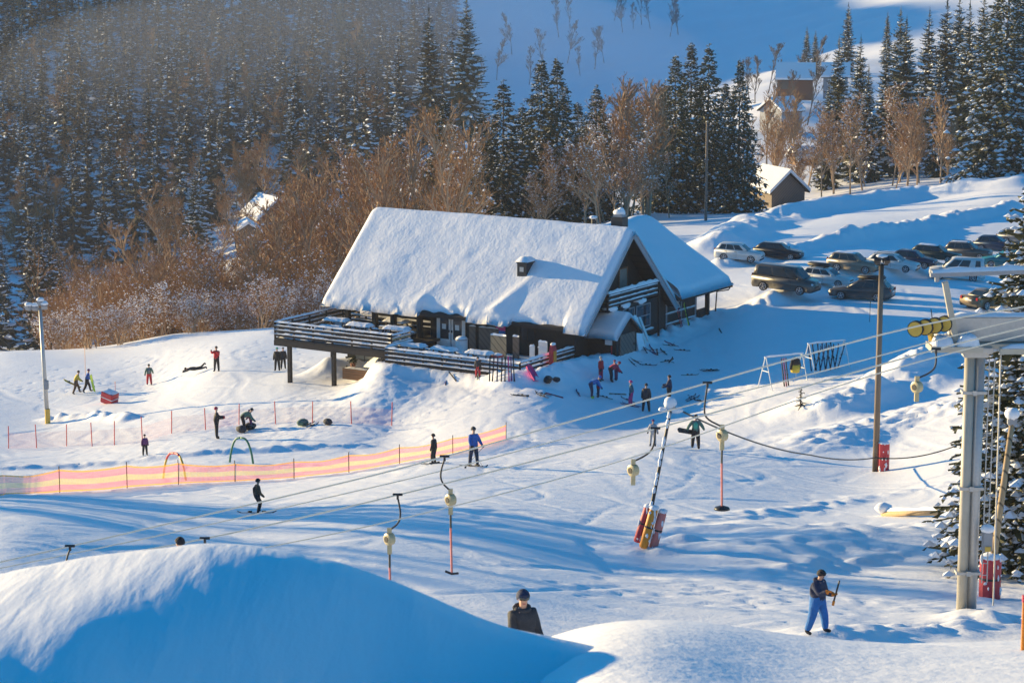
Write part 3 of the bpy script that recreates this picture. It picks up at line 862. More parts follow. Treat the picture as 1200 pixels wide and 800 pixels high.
# ------------------------------------------------------------------ things on the terrace and deck
def hthing(name, label, cat, u, v, z, rz=0, group=None): return thing(name, label, cat, house(u, v, z), YAW + rz, group)
def make_table():
    t = thing('picnic_table', 'x', 'table')
    b = MB()
    for k in range(5): b.b2(-.9, .9, -.37 + k * .15, -.24 + k * .15, .70, .74)
    b.build('tabletop', M['greywood'], t)
    for s in (-1, 1):
        b = MB(); b.b2(-.9, .9, s * .62, s * .88, .42, .46); b.build('bench_seat', M['greywood'], t)
    for x in (-.65, .65):
        b = MB(); b.beam((x, -.75, 0), (x, -.2, .7), .05, .1); b.beam((x, .75, 0), (x, .2, .7), .05, .1); b.beam((x, -.8, .38), (x, .8, .38), .05, .09); b.build('leg', M['greywood'], t)
    b = MB(); b.cap(-.93, .93, -.4, .4, .735, .17, 0, rg, 12, 7)
    for s in (-1, 1): b.cap(-.92, .92, s * .62 - .01, s * .88 + .01, .455, .1, 0, rg, 12, 4)
    b.build('table_snow', M['snow'], t, smooth=True)
    return t
tb = make_table(); first = True
for u, v, z, rz, lab in ((-10.6, -3.7, .06, .05, 'snow covered picnic table at the deck end of the lower terrace'),
                         (-8.2, -3.7, .06, -.05, 'snow covered picnic table mid terrace in front of the white bin'),
                         (-5.6, -3.6, .06, .04, 'snow covered picnic table at the lower terrace end beside the red and white tub'),
                         (-13.6, -1.2, .52, .1, 'picnic table on the raised deck beside the pale timber railing'),
                         (-16.4, -1.4, .52, 0, 'picnic table in the middle of the raised deck'),
                         (-18.9, -.6, .52, .08, 'picnic table on the raised deck nearest its outer corner'),
                         (-15.2, 1.1, .52, -.06, 'picnic table under the eave between the veranda posts')):
    if first: tb.location = house(u, v, z); tb.rotation_euler = (0, 0, YAW + rz); tb['label'] = lab; tb['group'] = 'picnic tables'; first = False
    else: copy_tree(tb, house(u, v, z), YAW + rz, lab, 'picnic tables')
t = hthing('waste_bin', 'round white bin with snow on its lid in front of the white double doors', 'bin', -8.9, -.6, .0)
b = MB(); b.tube([(0, 0, 0), (0, 0, .1), (0, 0, .9)], [.36, .4, .4], 14); b.build('body', M['whitepaint'], t)
b = MB(); b.tube([(0, 0, .9), (0, 0, .97)], .43, 14); b.build('lid', M['greypaint'], t)
b = MB(); b.ball((0, 0, .97), (.4, .4, .16), 0, 12, 6, .06, rg); b.build('snow_cap', M['snow'], t, smooth=True)
for u, v, w, h_, lab, mt in ((-5.75, -1.1, 1.15, 1.55, 'wide pale wooden screen with a snow cap standing on the terrace', 'lightwood'),
                             (-4.75, -.6, .45, 1.5, 'narrow brown wooden screen heaped with snow beside the wide pale screen', 'greywood'),
                             (-3.35, -.9, .35, 1.05, 'narrow white board standing at the terrace corner', 'whitepaint'),
                             (-2.55, -.9, .62, 1.4, 'tall white board standing at the terrace corner by the red sledge', 'whitepaint'),
                             (-2.95, -.55, .35, .95, 'small orange brown board between two white boards', 'barnred')):
    t = hthing('wooden_screen', lab, 'screen', u, v, .0, 0, 'boards standing on the terrace')
    b = MB(); b.b2(-w / 2, w / 2, -.04, .04, .1, h_); b.build('panel', M[mt], t)
    for s in (-1, 1):
        b = MB(); b.b2(s * w / 2 - .03, s * w / 2 + .03, -.16, .16, .0, .1); b.build('foot', M[mt], t)
    b = MB(); b.ridge((-w / 2, 0, h_), (w / 2, 0, h_), .16, .12, 0, rg, 5); b.build('snow_cap', M['snow'], t, smooth=True)
t = hthing('tub', 'red and white round tub on the terrace below the pale wooden screen', 'tub', -4.7, -2.9, .05)
b = MB(); b.tube([(0, 0, 0), (0, 0, .26)], .38, 14, 0); b.tube([(0, 0, .26), (0, 0, .5)], .4, 14, 1); b.build('body', [M['red'], M['whitepaint']], t)
b = MB(); b.tube([(0, 0, .5), (0, 0, .62)], .4, 14, 0); b.ball((0, 0, .62), (.36, .36, .12), 1, 10, 5); b.build('lid', [M['red'], M['snow']], t)
# red rescue sledge standing on end against the side railing
t = hthing('rescue_sledge', 'orange red rescue sledge stood on end against the terrace side railing', 'sledge', -1.05, -2.3, .0)
b = MB(); pr = [(-.28, .0), (-.3, .5), (-.3, 1.2), (-.2, 1.5), (0, 1.62), (.2, 1.5), (.3, 1.2), (.3, .5), (.28, .0)]
b.add([(-.02 + .12 * 0, y, z) for y, z in pr] + [(.22, y * .8, z * .97 + .02) for y, z in pr], [tuple(range(9)), tuple(reversed(range(9, 18)))] + [(i, 9 + i, 9 + (i + 1) % 9, (i + 1) % 9) for i in range(9)])
b.build('hull', M['red'], t)
b = MB(); b.b2(.22, .26, -.17, .17, .3, 1.2); b.build('cover', M['orange'], t)
b = MB(); b.ball((.1, 0, 1.63), (.16, .24, .1), 0, 8, 5); b.build('snow_cap', M['snow'], t, smooth=True)
# planter under the deck
t = hthing('planter', 'brown wooden planter box with a small green bush under the raised deck', 'planter', -15.1, -3.2, gz(*house(-15.1, -3.2)[:2]) - HO.z - .05)
b = MB(); b.b2(-1.1, 1.1, -.5, .5, 0, .72); b.build('box', M['brownwood'], t)
b = MB(); b.cap(-1.0, 1.0, -.45, .45, .72, .08, 0, rg); b.build('snow_cap', M['snow'], t, smooth=True)
b = MB(); b.tube([(-.6, 0, .72), (-.6, 0, 1.0)], [.14, .2], 8); b.build('pot', M['barnred'], t)
b = MB()
for i in range(90):
    c = Vector((-.6 + rg.gauss(0, .16), rg.gauss(0, .16), 1.22 + rg.gauss(0, .14))); d = Vector((rg.uniform(-1, 1), rg.uniform(-1, 1), rg.uniform(-.3, 1))) * .12; e = d.orthogonal() * .5
    b.add([c - e, c + d, c + e], [(0, 1, 2)])
b.build('bush', M['needles'], t)
# ------------------------------------------------------------------ trees
def spruce_mesh(h, r, seed, spacing, snowy=.6, power=.85, nb=(5, 9), seg=4, skirt=.05, mats=None, nud=1.0):
    g = random.Random(seed); b = MB()
    z = h * skirt
    while z < h * .985:
        k = 1 - z / h
        Rz = r * (k ** power) * (1 if k > .06 else .8) + .05
        n = g.randint(*nb) if k > .15 else 5
        a0 = g.uniform(0, 6.28)
        for i in range(n):
            az = a0 + 6.283 * i / n + g.uniform(-.35, .35)
            L = Rz * g.uniform(.62, 1.22)
            if g.random() < .06: L *= .5
            z0 = z + g.uniform(-.9, .9) * spacing
            droop = (.52 * k - .10 + g.uniform(-.18, .22))
            ca, sa = math.cos(az), math.sin(az)
            sp = []
            for s in range(seg + 1):
                q = s / seg
                dz = -droop * L * (q ** 1.25) + (.14 * L * max(0, q - .6) * 2)
                sp.append(Vector((ca * L * q, sa * L * q, z0 + dz)))
            side = Vector((-sa, ca, 0))
            W = L * g.uniform(.24, .36) * nud + .05
            for s in range(seg):
                q = (s + .5) / seg
                w = W * (1.15 - q) * (1 if s else .6)
                hang = Vector((0, 0, -w * g.uniform(.3, .75)))
                for sg in (-1, 1):
                    o1 = sp[s] + side * sg * w * g.uniform(.75, 1.2) + hang + (sp[s + 1] - sp[s]) * g.uniform(.3, .9)
                    o2 = sp[s + 1] + side * sg * w * g.uniform(.25, .6) + hang * .5 + (sp[s + 1] - sp[s]) * g.uniform(.1, .5)
                    b.add([sp[s], sp[s + 1], o2, o1], [(0, 1, 2, 3)], 0)
                if g.random() < .8:
                    m = (sp[s] + sp[s + 1]) / 2
                    b.add([sp[s], sp[s + 1], m + Vector((g.uniform(-.1, .1), g.uniform(-.1, .1), -w * g.uniform(.8, 1.5)))], [(0, 1, 2)], 0)
            if g.random() < snowy:
                # a load of snow lying along the bough, broken in places
                s0 = g.choice((1, 1, 2)); s1 = seg
                for s in range(s0, s1):
                    if g.random() < .38: continue
                    w0 = W * (1.2 - s / seg) * g.uniform(.35, .8); w1 = W * (1.2 - (s + 1) / seg) * g.uniform(.35, .8)
                    t = L * g.uniform(.035, .085) + .03
                    A, B = sp[s], sp[s + 1]
                    up = Vector((0, 0, t))
                    dn = Vector((0, 0, -w0 * .35 + .02))
                    b.add([A - side * w0 + dn, A + up, A + side * w0 + dn, B - side * w1 + dn, B + up * .8, B + side * w1 + dn], [(0, 1, 4, 3), (1, 2, 5, 4), (0, 2, 1), (3, 4, 5)], 1)
        z += spacing * g.uniform(.75, 1.2) * (.55 + .6 * k)
    b.add([(0, 0, h * .965), (.06 * h / 10, 0, h * .95), (0, .06 * h / 10, h * .95), (-.05 * h / 10, -.04 * h / 10, h * .95), (0, 0, h * 1.02)], [(1, 2, 4), (2, 3, 4), (3, 1, 4)], 0)
    return b
def near_mesh(h, r, seed, spacing, power=.8, nb=(11, 14), snowy=.5, fine=1.0):
    """a spruce seen close: boughs carry side sprays, each with its own lump of snow"""
    g = random.Random(seed); b = MB(); z = h * .02
    def lump(c, s):
        e = [(s, 0, 0), (.3 * s, .85 * s, 0), (-.7 * s, .6 * s, 0), (-.8 * s, -.5 * s, 0), (.35 * s, -.85 * s, 0), (0, 0, .6 * s), (0, 0, -.3 * s)]
        k = [g.uniform(.65, 1.25) for _ in e]
        b.add([c + Vector(x) * q for x, q in zip(e, k)], [(i, (i + 1) % 5, 5) for i in range(5)] + [((i + 1) % 5, i, 6) for i in range(5)], 1)
    while z < h * .985:
        k = 1 - z / h; Rz = r * k ** power + .06
        n = g.randint(*nb) if k > .2 else 7
        a0 = g.uniform(0, 6.28)
        for i in range(n):
            az = a0 + 6.283 * i / n + g.uniform(-.3, .3); L = Rz * g.uniform(.6, 1.2); z0 = z + g.uniform(-1, 1) * spacing
            dr = .5 * k - .08 + g.uniform(-.15, .2); ca, sa = math.cos(az), math.sin(az); side = Vector((-sa, ca, 0)); seg = max(3, int(L / (.42 / fine)))
            sp = [Vector((ca * L * q, sa * L * q, z0 - dr * L * q ** 1.3 + .25 * L * max(0, q - .6) ** 1.2 * g.uniform(.4, 1))) for q in [s / seg for s in range(seg + 1)]]
            for s in range(seg):
                q = (s + .6) / seg; fw = (sp[s + 1] - sp[s])
                if s == 0 and L > 1: continue
                w = (.16 + .34 * L * .5 * (1 - q) ** .7 * .8) * g.uniform(.7, 1.2) * (1.55 if fine < 1 else 1)
                b.add([sp[s] + side * .03, sp[s + 1] + side * .03, sp[s + 1] - side * .03 + Vector((0, 0, -.07)), sp[s] - side * .03 + Vector((0, 0, -.09))], [(0, 1, 2, 3)], 0)
                for sg in (-1, 1):
                    o = sp[s].lerp(sp[s + 1], g.random()); tip = o + side * sg * w + fw.normalized() * w * g.uniform(.4, 1.1) + Vector((0, 0, -w * g.uniform(.15, .75)))
                    d_ = (tip - o); nrm = Vector((-d_.y, d_.x, g.uniform(-.4, .1) * d_.length)).normalized() * w * g.uniform(.16, .28)
                    m_ = o.lerp(tip, .55) + Vector((0, 0, .04))
                    b.add([o, m_ + nrm, tip, m_ - nrm - Vector((0, 0, .08))], [(0, 1, 2), (0, 2, 3)], 0)
                    b.add([o, m_ + Vector((g.uniform(-.06, .06), g.uniform(-.06, .06), -w * g.uniform(.3, .7))), tip], [(0, 1, 2)], 0)
                    if g.random() < snowy * .75: lump(o.lerp(tip, g.uniform(.35, .8)) + Vector((0, 0, .02)), w * g.uniform(.25, .5))
                if g.random() < snowy: lump(sp[s].lerp(sp[s + 1], g.random()) + Vector((0, 0, .04)), (.09 + .05 * L) * g.uniform(.6, 1.25))
        z += spacing * g.uniform(.8, 1.2) * (.6 + .5 * k)
    b.add([(0, 0, h * .96), (.06, 0, h * .95), (-.03, .05, h * .95), (-.03, -.05, h * .95), (0, 0, h * 1.02)], [(1, 2, 4), (2, 3, 4), (3, 1, 4)], 0)
    return b
def near_tree(h, r, seed, spacing, label, **kw):
    t = thing('spruce_tree', label, 'tree')
    near_mesh(h, r, seed, spacing, **kw).build('crown', [M['needles'], M['treesnow']], t)
    b = MB(); b.tube([(0, 0, -1.0), (0, 0, h * .4), (.03, .02, h * .96)], [h * .013 + .05, h * .009 + .03, .02], 8); b.build('trunk', M['bark'], t)
    return t
def spruce(name, h, r, seed, spacing, label='x', group=None, far=False, **kw):
    t = thing(name, label, 'tree', group=group)
    c = spruce_mesh(h, r, seed, spacing, **kw).build('crown', [M['needles_far' if far else 'needles'], M['treesnow']], t)
    b = MB(); b.tube([(0, 0, -1.0), (0, 0, h * .4), (.03, .02, h * .96)], [h * .013 + .05, h * .009 + .03, .02], 6); b.build('trunk', M['bark'], t)
    return t

def bare_mesh(h, seed, spread, nstem=1, frost=0, wmin=.012, levels=4, snowr=.10, up=.55, kids=(3, 5), first=.22, clen=(.42, .68)):
    """limbs and twigs; returns (trunk builder, twig builder)"""
    g = random.Random(seed); T = MB(); W = MB(); tips = []
    def grow(p, d, L, rad, lev):
        n = 3; pts = [p]; q = p; dd = d.copy()
        for i in range(n):
            dd = (dd + Vector((g.gauss(0, .13), g.gauss(0, .13), g.gauss(.03, .09)))).normalized()
            q = q + dd * (L / n); pts.append(q)
        if rad > .035:
            T.tube(pts, [rad, rad * .8, rad * .6, rad * .4], 5, 0, cap=False)
        else:
            for a, c in zip(pts, pts[1:]):
                s = (c - a).orthogonal(); s = (Matrix.Rotation(g.uniform(0, 6.28), 3, (c - a).normalized()) @ s).normalized() * max(rad, wmin)
                W.add([a - s, a + s, c + s * .6, c - s * .6], [(0, 1, 2, 3)], 0)
        if frost and lev <= 2:
            for a in pts[1:]:
                if g.random() < frost: tips.append((a, lev))
        if lev <= 0: return
        for i in range(g.randint(*kids) * (3 if lev == levels and nstem == 1 else 1)):
            k = g.uniform(first if lev == levels else .15, 1)
            idx = min(n - 1, int(k * n)); o = pts[idx].lerp(pts[idx + 1], k * n - idx)
            az = g.uniform(0, 6.283); side = Vector((math.cos(az), math.sin(az), g.uniform(-.1, .4)))
            nd = (dd * up + side * spread + Vector((0, 0, .12))).normalized()
            grow(o, nd, L * (g.uniform(*clen) if lev < levels or nstem > 1 else g.uniform(.22, .42)) * (1.2 - .6 * k), rad * .55, lev - 1)
    for s in range(nstem):
        az = g.uniform(0, 6.28); lean = g.uniform(.05, .5) if nstem > 1 else .04
        grow(Vector((g.gauss(0, .25) if nstem > 1 else 0, g.gauss(0, .25) if nstem > 1 else 0, -.3)), Vector((math.cos(az) * lean, math.sin(az) * lean, 1)).normalized(), h * g.uniform(.75, 1.0), h * (.011 if nstem == 1 else .008) + .01, levels)
    for a, lev in tips:
        s = snowr * g.uniform(.5, 1.5) * (1 + .4 * lev)
        e = [(s, 0, 0), (0, s * .8, 0), (-s, 0, 0), (0, -s * .9, 0), (0, 0, s * .75), (0, 0, -s * .35)]
        W.add([a + Vector(x) * g.uniform(.7, 1.2) for x in e], [(0, 1, 4), (1, 2, 4), (2, 3, 4), (3, 0, 4), (1, 0, 5), (2, 1, 5), (3, 2, 5), (0, 3, 5)], 1)
    return T, W
def bare(name, label, h, seed, spread, twig='twig', bark='birchbark', group=None, **kw):
    t = thing(name, label, 'bush' if 'bush' in name or 'shrub' in name else 'tree', group=group)
    T, W = bare_mesh(h, seed, spread, **kw)
    W.build('crown', [M[twig], M['treesnow']], t)
    T.build('trunk', [M[bark]], t)
    return t

class Pool:
    """a few grown originals, each used first itself and then copied"""
    def __init__(self, protos): self.p = protos; self.used = set(); self.i = 0
    def place(self, loc, label, group, rz, sc, k=None):
        k = self.i % len(self.p) if k is None else k; self.i += 1
        o = self.p[k]
        if k not in self.used:
            self.used.add(k); o.location = loc; o.rotation_euler = (0, 0, rz); o.scale = sc if hasattr(sc, '__len__') else (sc, sc, sc)
            o['label'] = label
            if group: o['group'] = group
            return o
        return copy_tree(o, loc, rz, label, group, sc)

g = random.Random(11)
farp = Pool([spruce('spruce_tree', 19, 3.6, 100 + i, .95, far=True, snowy=.48, nb=(7, 9), seg=3, power=.95, nud=1.3) for i in range(6)])
FG = 'spruces of the dense forest on the hillside'
FL = 'slim snow dusted spruce in the dense misty forest on the hillside behind the brown thicket'
d = 415.0
nfar = 0
while d < 700:
    x0 = at(-25, 400, d).x; x1 = at(470 if d < 500 else 545, 400, d).x
    x = x0 + g.uniform(0, 4)
    while x < x1:
        yy = d + g.uniform(-12, 12); px = 600 + F * x / yy
        if not (270 < px < 400 and yy < 450):
            farp.place((x, yy, gz(x, yy) - .3), FL, FG, g.uniform(0, 6.28), g.uniform(.7, 1.3)); nfar += 1
        x += g.uniform(4.4, 9.0)
    d += 19 if d < 560 else 25
# the rest of the wood, which closes the gaps and runs on up the hillside as one mass
class Soup(MB):
    def __init__(self): self.co = []; self.fc = []; self.mi = []; self.n = 0
    def stamp(self, proto, loc, rz, s):
        v, f, m = proto
        c, q = math.cos(rz), math.sin(rz)
        w = np.stack([(v[:, 0] * c - v[:, 1] * q) * s + loc[0], (v[:, 0] * q + v[:, 1] * c) * s + loc[1], v[:, 2] * s + loc[2]], -1)
        self.co.append(w); self.fc.append(f + self.n); self.mi.append(m); self.n += len(v)
    def finish(self, name, mats):
        co = np.concatenate(self.co); f = np.concatenate(self.fc); mi = np.concatenate(self.mi)
        me = bpy.data.meshes.new(name)
        me.vertices.add(len(co)); me.vertices.foreach_set('co', co.ravel())
        me.loops.add(f.size); me.loops.foreach_set('vertex_index', f.ravel().astype(np.int32))
        me.polygons.add(len(f)); me.polygons.foreach_set('loop_start', np.arange(len(f), dtype=np.int32) * 3); me.polygons.foreach_set('loop_total', np.full(len(f), 3, np.int32))
        for mm in mats: me.materials.append(mm)
        me.polygons.foreach_set('material_index', mi.astype(np.int32)); me.update(calc_edges=True)
        o = bpy.data.objects.new(name, me); COL.objects.link(o); return o
def tri_proto(b):
    f = []; m = []
    for fc, mm in zip(b.f, b.m):
        for i in range(1, len(fc) - 1): f.append((fc[0], fc[i], fc[i + 1])); m.append(mm)
    return np.array([tuple(p) for p in b.v]), np.array(f), np.array(m)
soup = Soup()
protos = [tri_proto(spruce_mesh(18, 3.5, 150 + i, .95, snowy=.36, nb=(6, 8), seg=2, power=.95, nud=1.3)) for i in range(4)]
for i in range(760):
    dd = 520 + 480 * g.random() ** .85
    px = g.uniform(-40, 440 if dd < 480 else 520)
    if dd > 700: px = g.uniform(-60, 540)
    p = put(px, dd)
    soup.stamp(protos[i % 4], (p.x, p.y, p.z - .3), g.uniform(0, 6.28), g.uniform(.6, 1.15))
tag(soup.finish('forest', [M['needles_far'], M['treesnow']]), kind='stuff')
# leafless trees among them
birchp = Pool([bare('birch_tree', 'x', 14, 200 + i, .55, kids=(4, 6), levels=4, wmin=.028) for i in range(3)])
for i in range(80):
    dd = g.uniform(400, 760); px = g.uniform(0, 470 if dd > 470 else 420); p = put(px, dd)
    birchp.place(p, 'leafless reddish birch standing among the misty forest spruces', 'bare birches in the forest', g.uniform(0, 6.28), g.uniform(.8, 1.2))
# the pale bare tree in front of the forest
p = at(182, 290, 395); p.z = gz(p.x, p.y)
birchp.place(p, 'round crowned pale bare tree in front of the dark forest above the frosted thicket', None, .4, 1.12, 1)
for px, dd, sc, lab in ((262, 380, .85, 'small brown bare tree between the snowy forest edge spruce and the hidden farmhouse'), (285, 392, .7, 'low brown bare tree just beside the hidden farmhouse')):
    birchp.place(put(px, dd), lab, None, g.uniform(0, 6), sc, 2)

# spruces that stand out: near the lodge, by the barn, along the right side
midp = Pool([near_tree(20, 6.2, 300 + i, .46, 'x', snowy=.26, nb=(10, 13), fine=.5) for i in range(3)] +
            [spruce('spruce_tree', 22, 4.2, 310 + i, .46, snowy=.55, nb=(8, 10), seg=4, power=.8, nud=.95) for i in range(3)])
def spr(px, ytop, d, wide, label, k, grp=None):
    p = put(px, d); top = at(px, ytop, d).z; hgt = top - p.z
    h0 = 20 if k < 3 else 22
    s = hgt / h0
    return midp.place(p - Vector((0, 0, .2)), label, grp, (px * 7) % 6.28, (s * wide, s * wide, s), k)
spr(590, 92, 262, 1.05, 'broad dark spruce with clumped snow behind the lodge roof, shorter neighbour of the twin tops', 0)
spr(634, 66, 272, .9, 'tall spruce with a double top behind the middle of the lodge roof', 1)
spr(652, 66, 274, .85, 'slim partner of the double topped spruce behind the lodge roof', 2)
spr(697, 98, 280, .95, 'olive tinted spruce with a thin top between the double topped spruce and the bare larches', 0)
spr(522, 112, 268, .75, 'dark narrow spruce beside the bare trees above the roof ridge', 1)
spr(505, 4, 505, .9, 'snowy spruce at the forest edge beside the blue field', 4)
for px, yt, dd, k, lab in ((566, 130, 285, 1, 'dark spruce peeping out left of the broad spruce behind the lodge'), (612, 120, 290, 0, 'low dark spruce filling the gap between the broad spruce and the twin tops'), (676, 118, 292, 2, 'dark spruce filling the gap right of the twin tops'), (775, 96, 312, 1, 'dark spruce at the left flank of the clump behind the lodge wing')):
    spr(px, yt, dd, 1.05, lab, k)
spr(548, -6, 500, 1.1, 'tallest snowy spruce at the forest edge beside the blue field', 3)
spr(788, 62, 292, .85, 'tall dark spruce immediately behind the utility pole', 1)
spr(806, 48, 300, .8, 'highest dark spruce in the clump behind the lodge wing', 2)
spr(826, 50, 298, .85, 'dark spruce with drooping boughs in the clump behind the lodge wing', 0)
spr(862, 68, 288, .72, 'broad dark spruce leaning over the grey barn', 2)
spr(846, 95, 304, .8, 'shorter dark spruce half hidden between its taller neighbours by the barn', 1)
spr(985, 2, 520, .9, 'single tall spruce on the slope above the red barn', 3)
spr(938, 30, 520, .9, 'spruce just above the roof of the red barn', 4)
spr(948, 34, 530, .9, 'slimmer spruce of the pair above the red barn', 5)
spr(1030, 12, 540, .8, 'lone small spruce on the sunny slope', 4)
spr(232, 196, 392, 1.05, 'snow laden spruce in front of the forest beside the pale bare tree', 3)
spr(345, 120, 470, 1.0, 'snowy forest spruce behind the hidden farmhouse', 4)
RL = [(975, 42, 360, .9, 4), (1000, 40, 352, .9, 5), (1010, 75, 345, .9, 3), (1052, 18, 350, 1.1, 4), (1045, 8, 385, 1.0, 3), (1030, 45, 372, .8, 5), (1078, 8, 380, .9, 5), (1098, -4, 372, .95, 4), (1112, -8, 390, .9, 3), (1124, 0, 365, .95, 5), (1140, -10, 380, 1.0, 4), (1092, 60, 340, .8, 3), (1155, -10, 395, 1.0, 5), (965, 90, 342, .8, 5), (1180, -30, 370, 1.1, 3), (1205, -30, 360, 1.1, 4)]
for px, yt, dd, w, k in RL:
    spr(px, yt, dd, w, 'tall snow streaked spruce in the row right of the barn above the car park road', k, 'spruces in the row above the car park road')
for px, yt, dd, rr, sd, lab in ((1168, -70, 285, 7.0, 411, 'huge dark spruce with thick snowy boughs at the upper right'), (1200, -40, 300, 6.8, 412, 'huge dark spruce rising out of the frame at the upper right edge')):
    p = put(px, dd); h_ = at(px, yt, dd).z - p.z
    t = near_tree(h_, rr, sd, .55, lab, snowy=.55, nb=(10, 13), fine=.6); t.location = p - Vector((0, 0, .2))

# bare larches, birches and brown scrub behind the lodge and barn
thin = Pool([bare('birch_tree', 'x', 15, 220 + i, .5, kids=(5, 7), levels=3, wmin=.02, up=.8, first=.2) for i in range(3)] + [bare('birch_tree', 'x', 13, 230 + i, .6, frost=.04, kids=(4, 6), levels=4, wmin=.018) for i in range(3)])
for i in range(34):
    px = g.uniform(335, 545); dd = g.uniform(222, 300) + (545 - px) * .1
    p = put(px, dd)
    thin.place(p, 'sunlit golden brown bare tree in the thicket behind the lodge', 'brown bare trees behind the lodge', g.uniform(0, 6.28), g.uniform(.95, 1.5), g.choice((0, 1, 2, 3, 4, 5)))
for i in range(24):
    px = g.uniform(560, 790); dd = g.uniform(246, 285); p = put(px, dd)
    thin.place(p, 'leafless snow flecked tree between the spruces behind the lodge roof', 'bare trees between the spruces behind the roof', g.uniform(0, 6.28), g.uniform(.5, .95), g.choice((3, 4, 5)))
for i in range(12):
    px = g.uniform(715, 775); dd = g.uniform(270, 340); p = put(px, dd)
    thin.place(p, 'reddish bare larch between the olive spruce and the dark clump', 'reddish bare larches', g.uniform(0, 6.28), g.uniform(.85, 1.25), g.choice((0, 1, 2)))
for i in range(34):
    px = g.uniform(885, 1110); dd = g.uniform(300, 350) if px > 935 else g.uniform(335, 400); p = put(px, dd)
    thin.place(p, 'thin brown bare tree in the scrub between the barn and the spruce row', 'brown scrub trees by the barn', g.uniform(0, 6.28), g.uniform(.5, 1.0))
greyp = Pool([bare('birch_tree', 'x', 13, 240 + i, .42, twig='twig_grey', bark='twig_grey', kids=(4, 5), levels=4, wmin=.03, up=.8, first=.2) for i in range(3)])
for px, py in ((620, 95), (637, 82), (665, 70), (680, 85), (697, 78), (708, 70), (655, 40), (668, 30), (730, 36), (742, 30), (752, 25), (785, 40), (795, 38), (720, 20), (582, 90), (565, 100), (762, 30), (600, 60)):
    a = on(px, py + 4, 440, 1000)
    greyp.place(a, 'bare grey birch in the open blue shaded field', 'bare birches on the open field', g.uniform(0, 6.28), g.uniform(.7, 1.15))
for i in range(11):
    px = g.uniform(850, 965); dd = g.uniform(430, 520); p = put(px, dd)
    greyp.place(p, 'bare grey tree around the small farm buildings on the far slope', 'bare trees around the far farm', g.uniform(0, 6.28), g.uniform(.45, .8))

# frosted thicket on the left below the forest
bushp = Pool([bare('frosted_bush', 'x', 5.2, 260 + i, .75, nstem=9, frost=.20, kids=(4, 5), levels=3, wmin=.018, snowr=.075, first=.1) for i in range(4)] +
             [bare('brown_bush', 'x', 6.0, 270 + i, .65, nstem=9, frost=.035, kids=(4, 5), levels=3, wmin=.015, snowr=.06, first=.1) for i in range(4)])
for i in range(74):
    px = g.uniform(48, 400) ; dd = 206 + (i / 74) ** 1.3 * 60 + g.uniform(-3, 6)
    if px < 100: dd += 18
    if px > 330: dd = max(dd, 214)
    p = put(px, dd)
    if i < 32: bushp.place(p, 'frost covered leafless bush at the sunny lower edge of the thicket', 'frosted bushes along the edge of the slope', g.uniform(0, 6.28), g.uniform(.6, 1.0), g.randrange(0, 4))
    else: bushp.place(p, 'rust brown leafless bush in the thicket below the forest', 'brown bushes of the thicket', g.uniform(0, 6.28), g.uniform(.95, 1.5), g.randrange(4, 8))
for i in range(46):
    px = g.uniform(60, 420); dd = g.uniform(265, 350); p = put(px, dd)
    bushp.place(p, 'rust brown leafless bush in the thicket below the forest', 'brown bushes of the thicket', g.uniform(0, 6.28), g.uniform(1.2, 1.9), g.randrange(4, 8))
for i in range(22):
    px = g.uniform(80, 345); dd = g.uniform(228, 300); p = put(px, dd)
    thin.place(p, 'slender golden bare tree rising out of the left thicket', 'slender bare trees in the left thicket', g.uniform(0, 6.28), g.uniform(.6, .95), g.choice((0, 1, 2, 3, 4, 5)))
for i in range(14):
    px = g.uniform(-10, 75); dd = g.uniform(300, 390); p = put(px, dd)
    farp.place(p, 'dark shaded spruce at the left edge just beyond the ski slope', 'dark spruces beyond the ski slope edge', g.uniform(0, 6.28), g.uniform(.6, .95))

# snow-laden spruce close by on the right, behind the pylon, and a leaning second one
def near_spruce(px, d, ytop, r, seed, label):
    p = put(px, d); h = at(px, ytop, d).z - p.z
    t = near_tree(h, r, seed, .22, label, snowy=.7, power=.6)
    t.location = p - Vector((0, 0, .1)); return t
near_spruce(1218, 70, 195, 3.0, 401, 'big spruce loaded with sunlit snow right behind the lift pylon')
near_spruce(1186, 78, 450, 1.8, 402, 'shorter snow loaded spruce at the foot of the lift pylon')
# seedling poking out of the snow
t = spruce('spruce_tree', 1.1, .32, 405, .12, 'tiny lone spruce seedling poking out of the open snow', snowy=.1, nb=(4, 5), seg=2)
t.location = on(938, 476)

# unseen birches added left of the piste so their shadows dapple its middle part
g3 = random.Random(21)
for i in range(11):
    c_ = 61 + 25 * (i + g3.random()) / 11; x = g3.uniform(-74, -50); y = c_ - .59 * x
    thin.place((x, y, gz(x, y)), 'tall bare birch added out of view to shade the open piste', 'unseen birches added to shade the piste', g3.uniform(0, 6.28), g3.uniform(1.15, 1.5), g3.choice((0, 1, 2)))
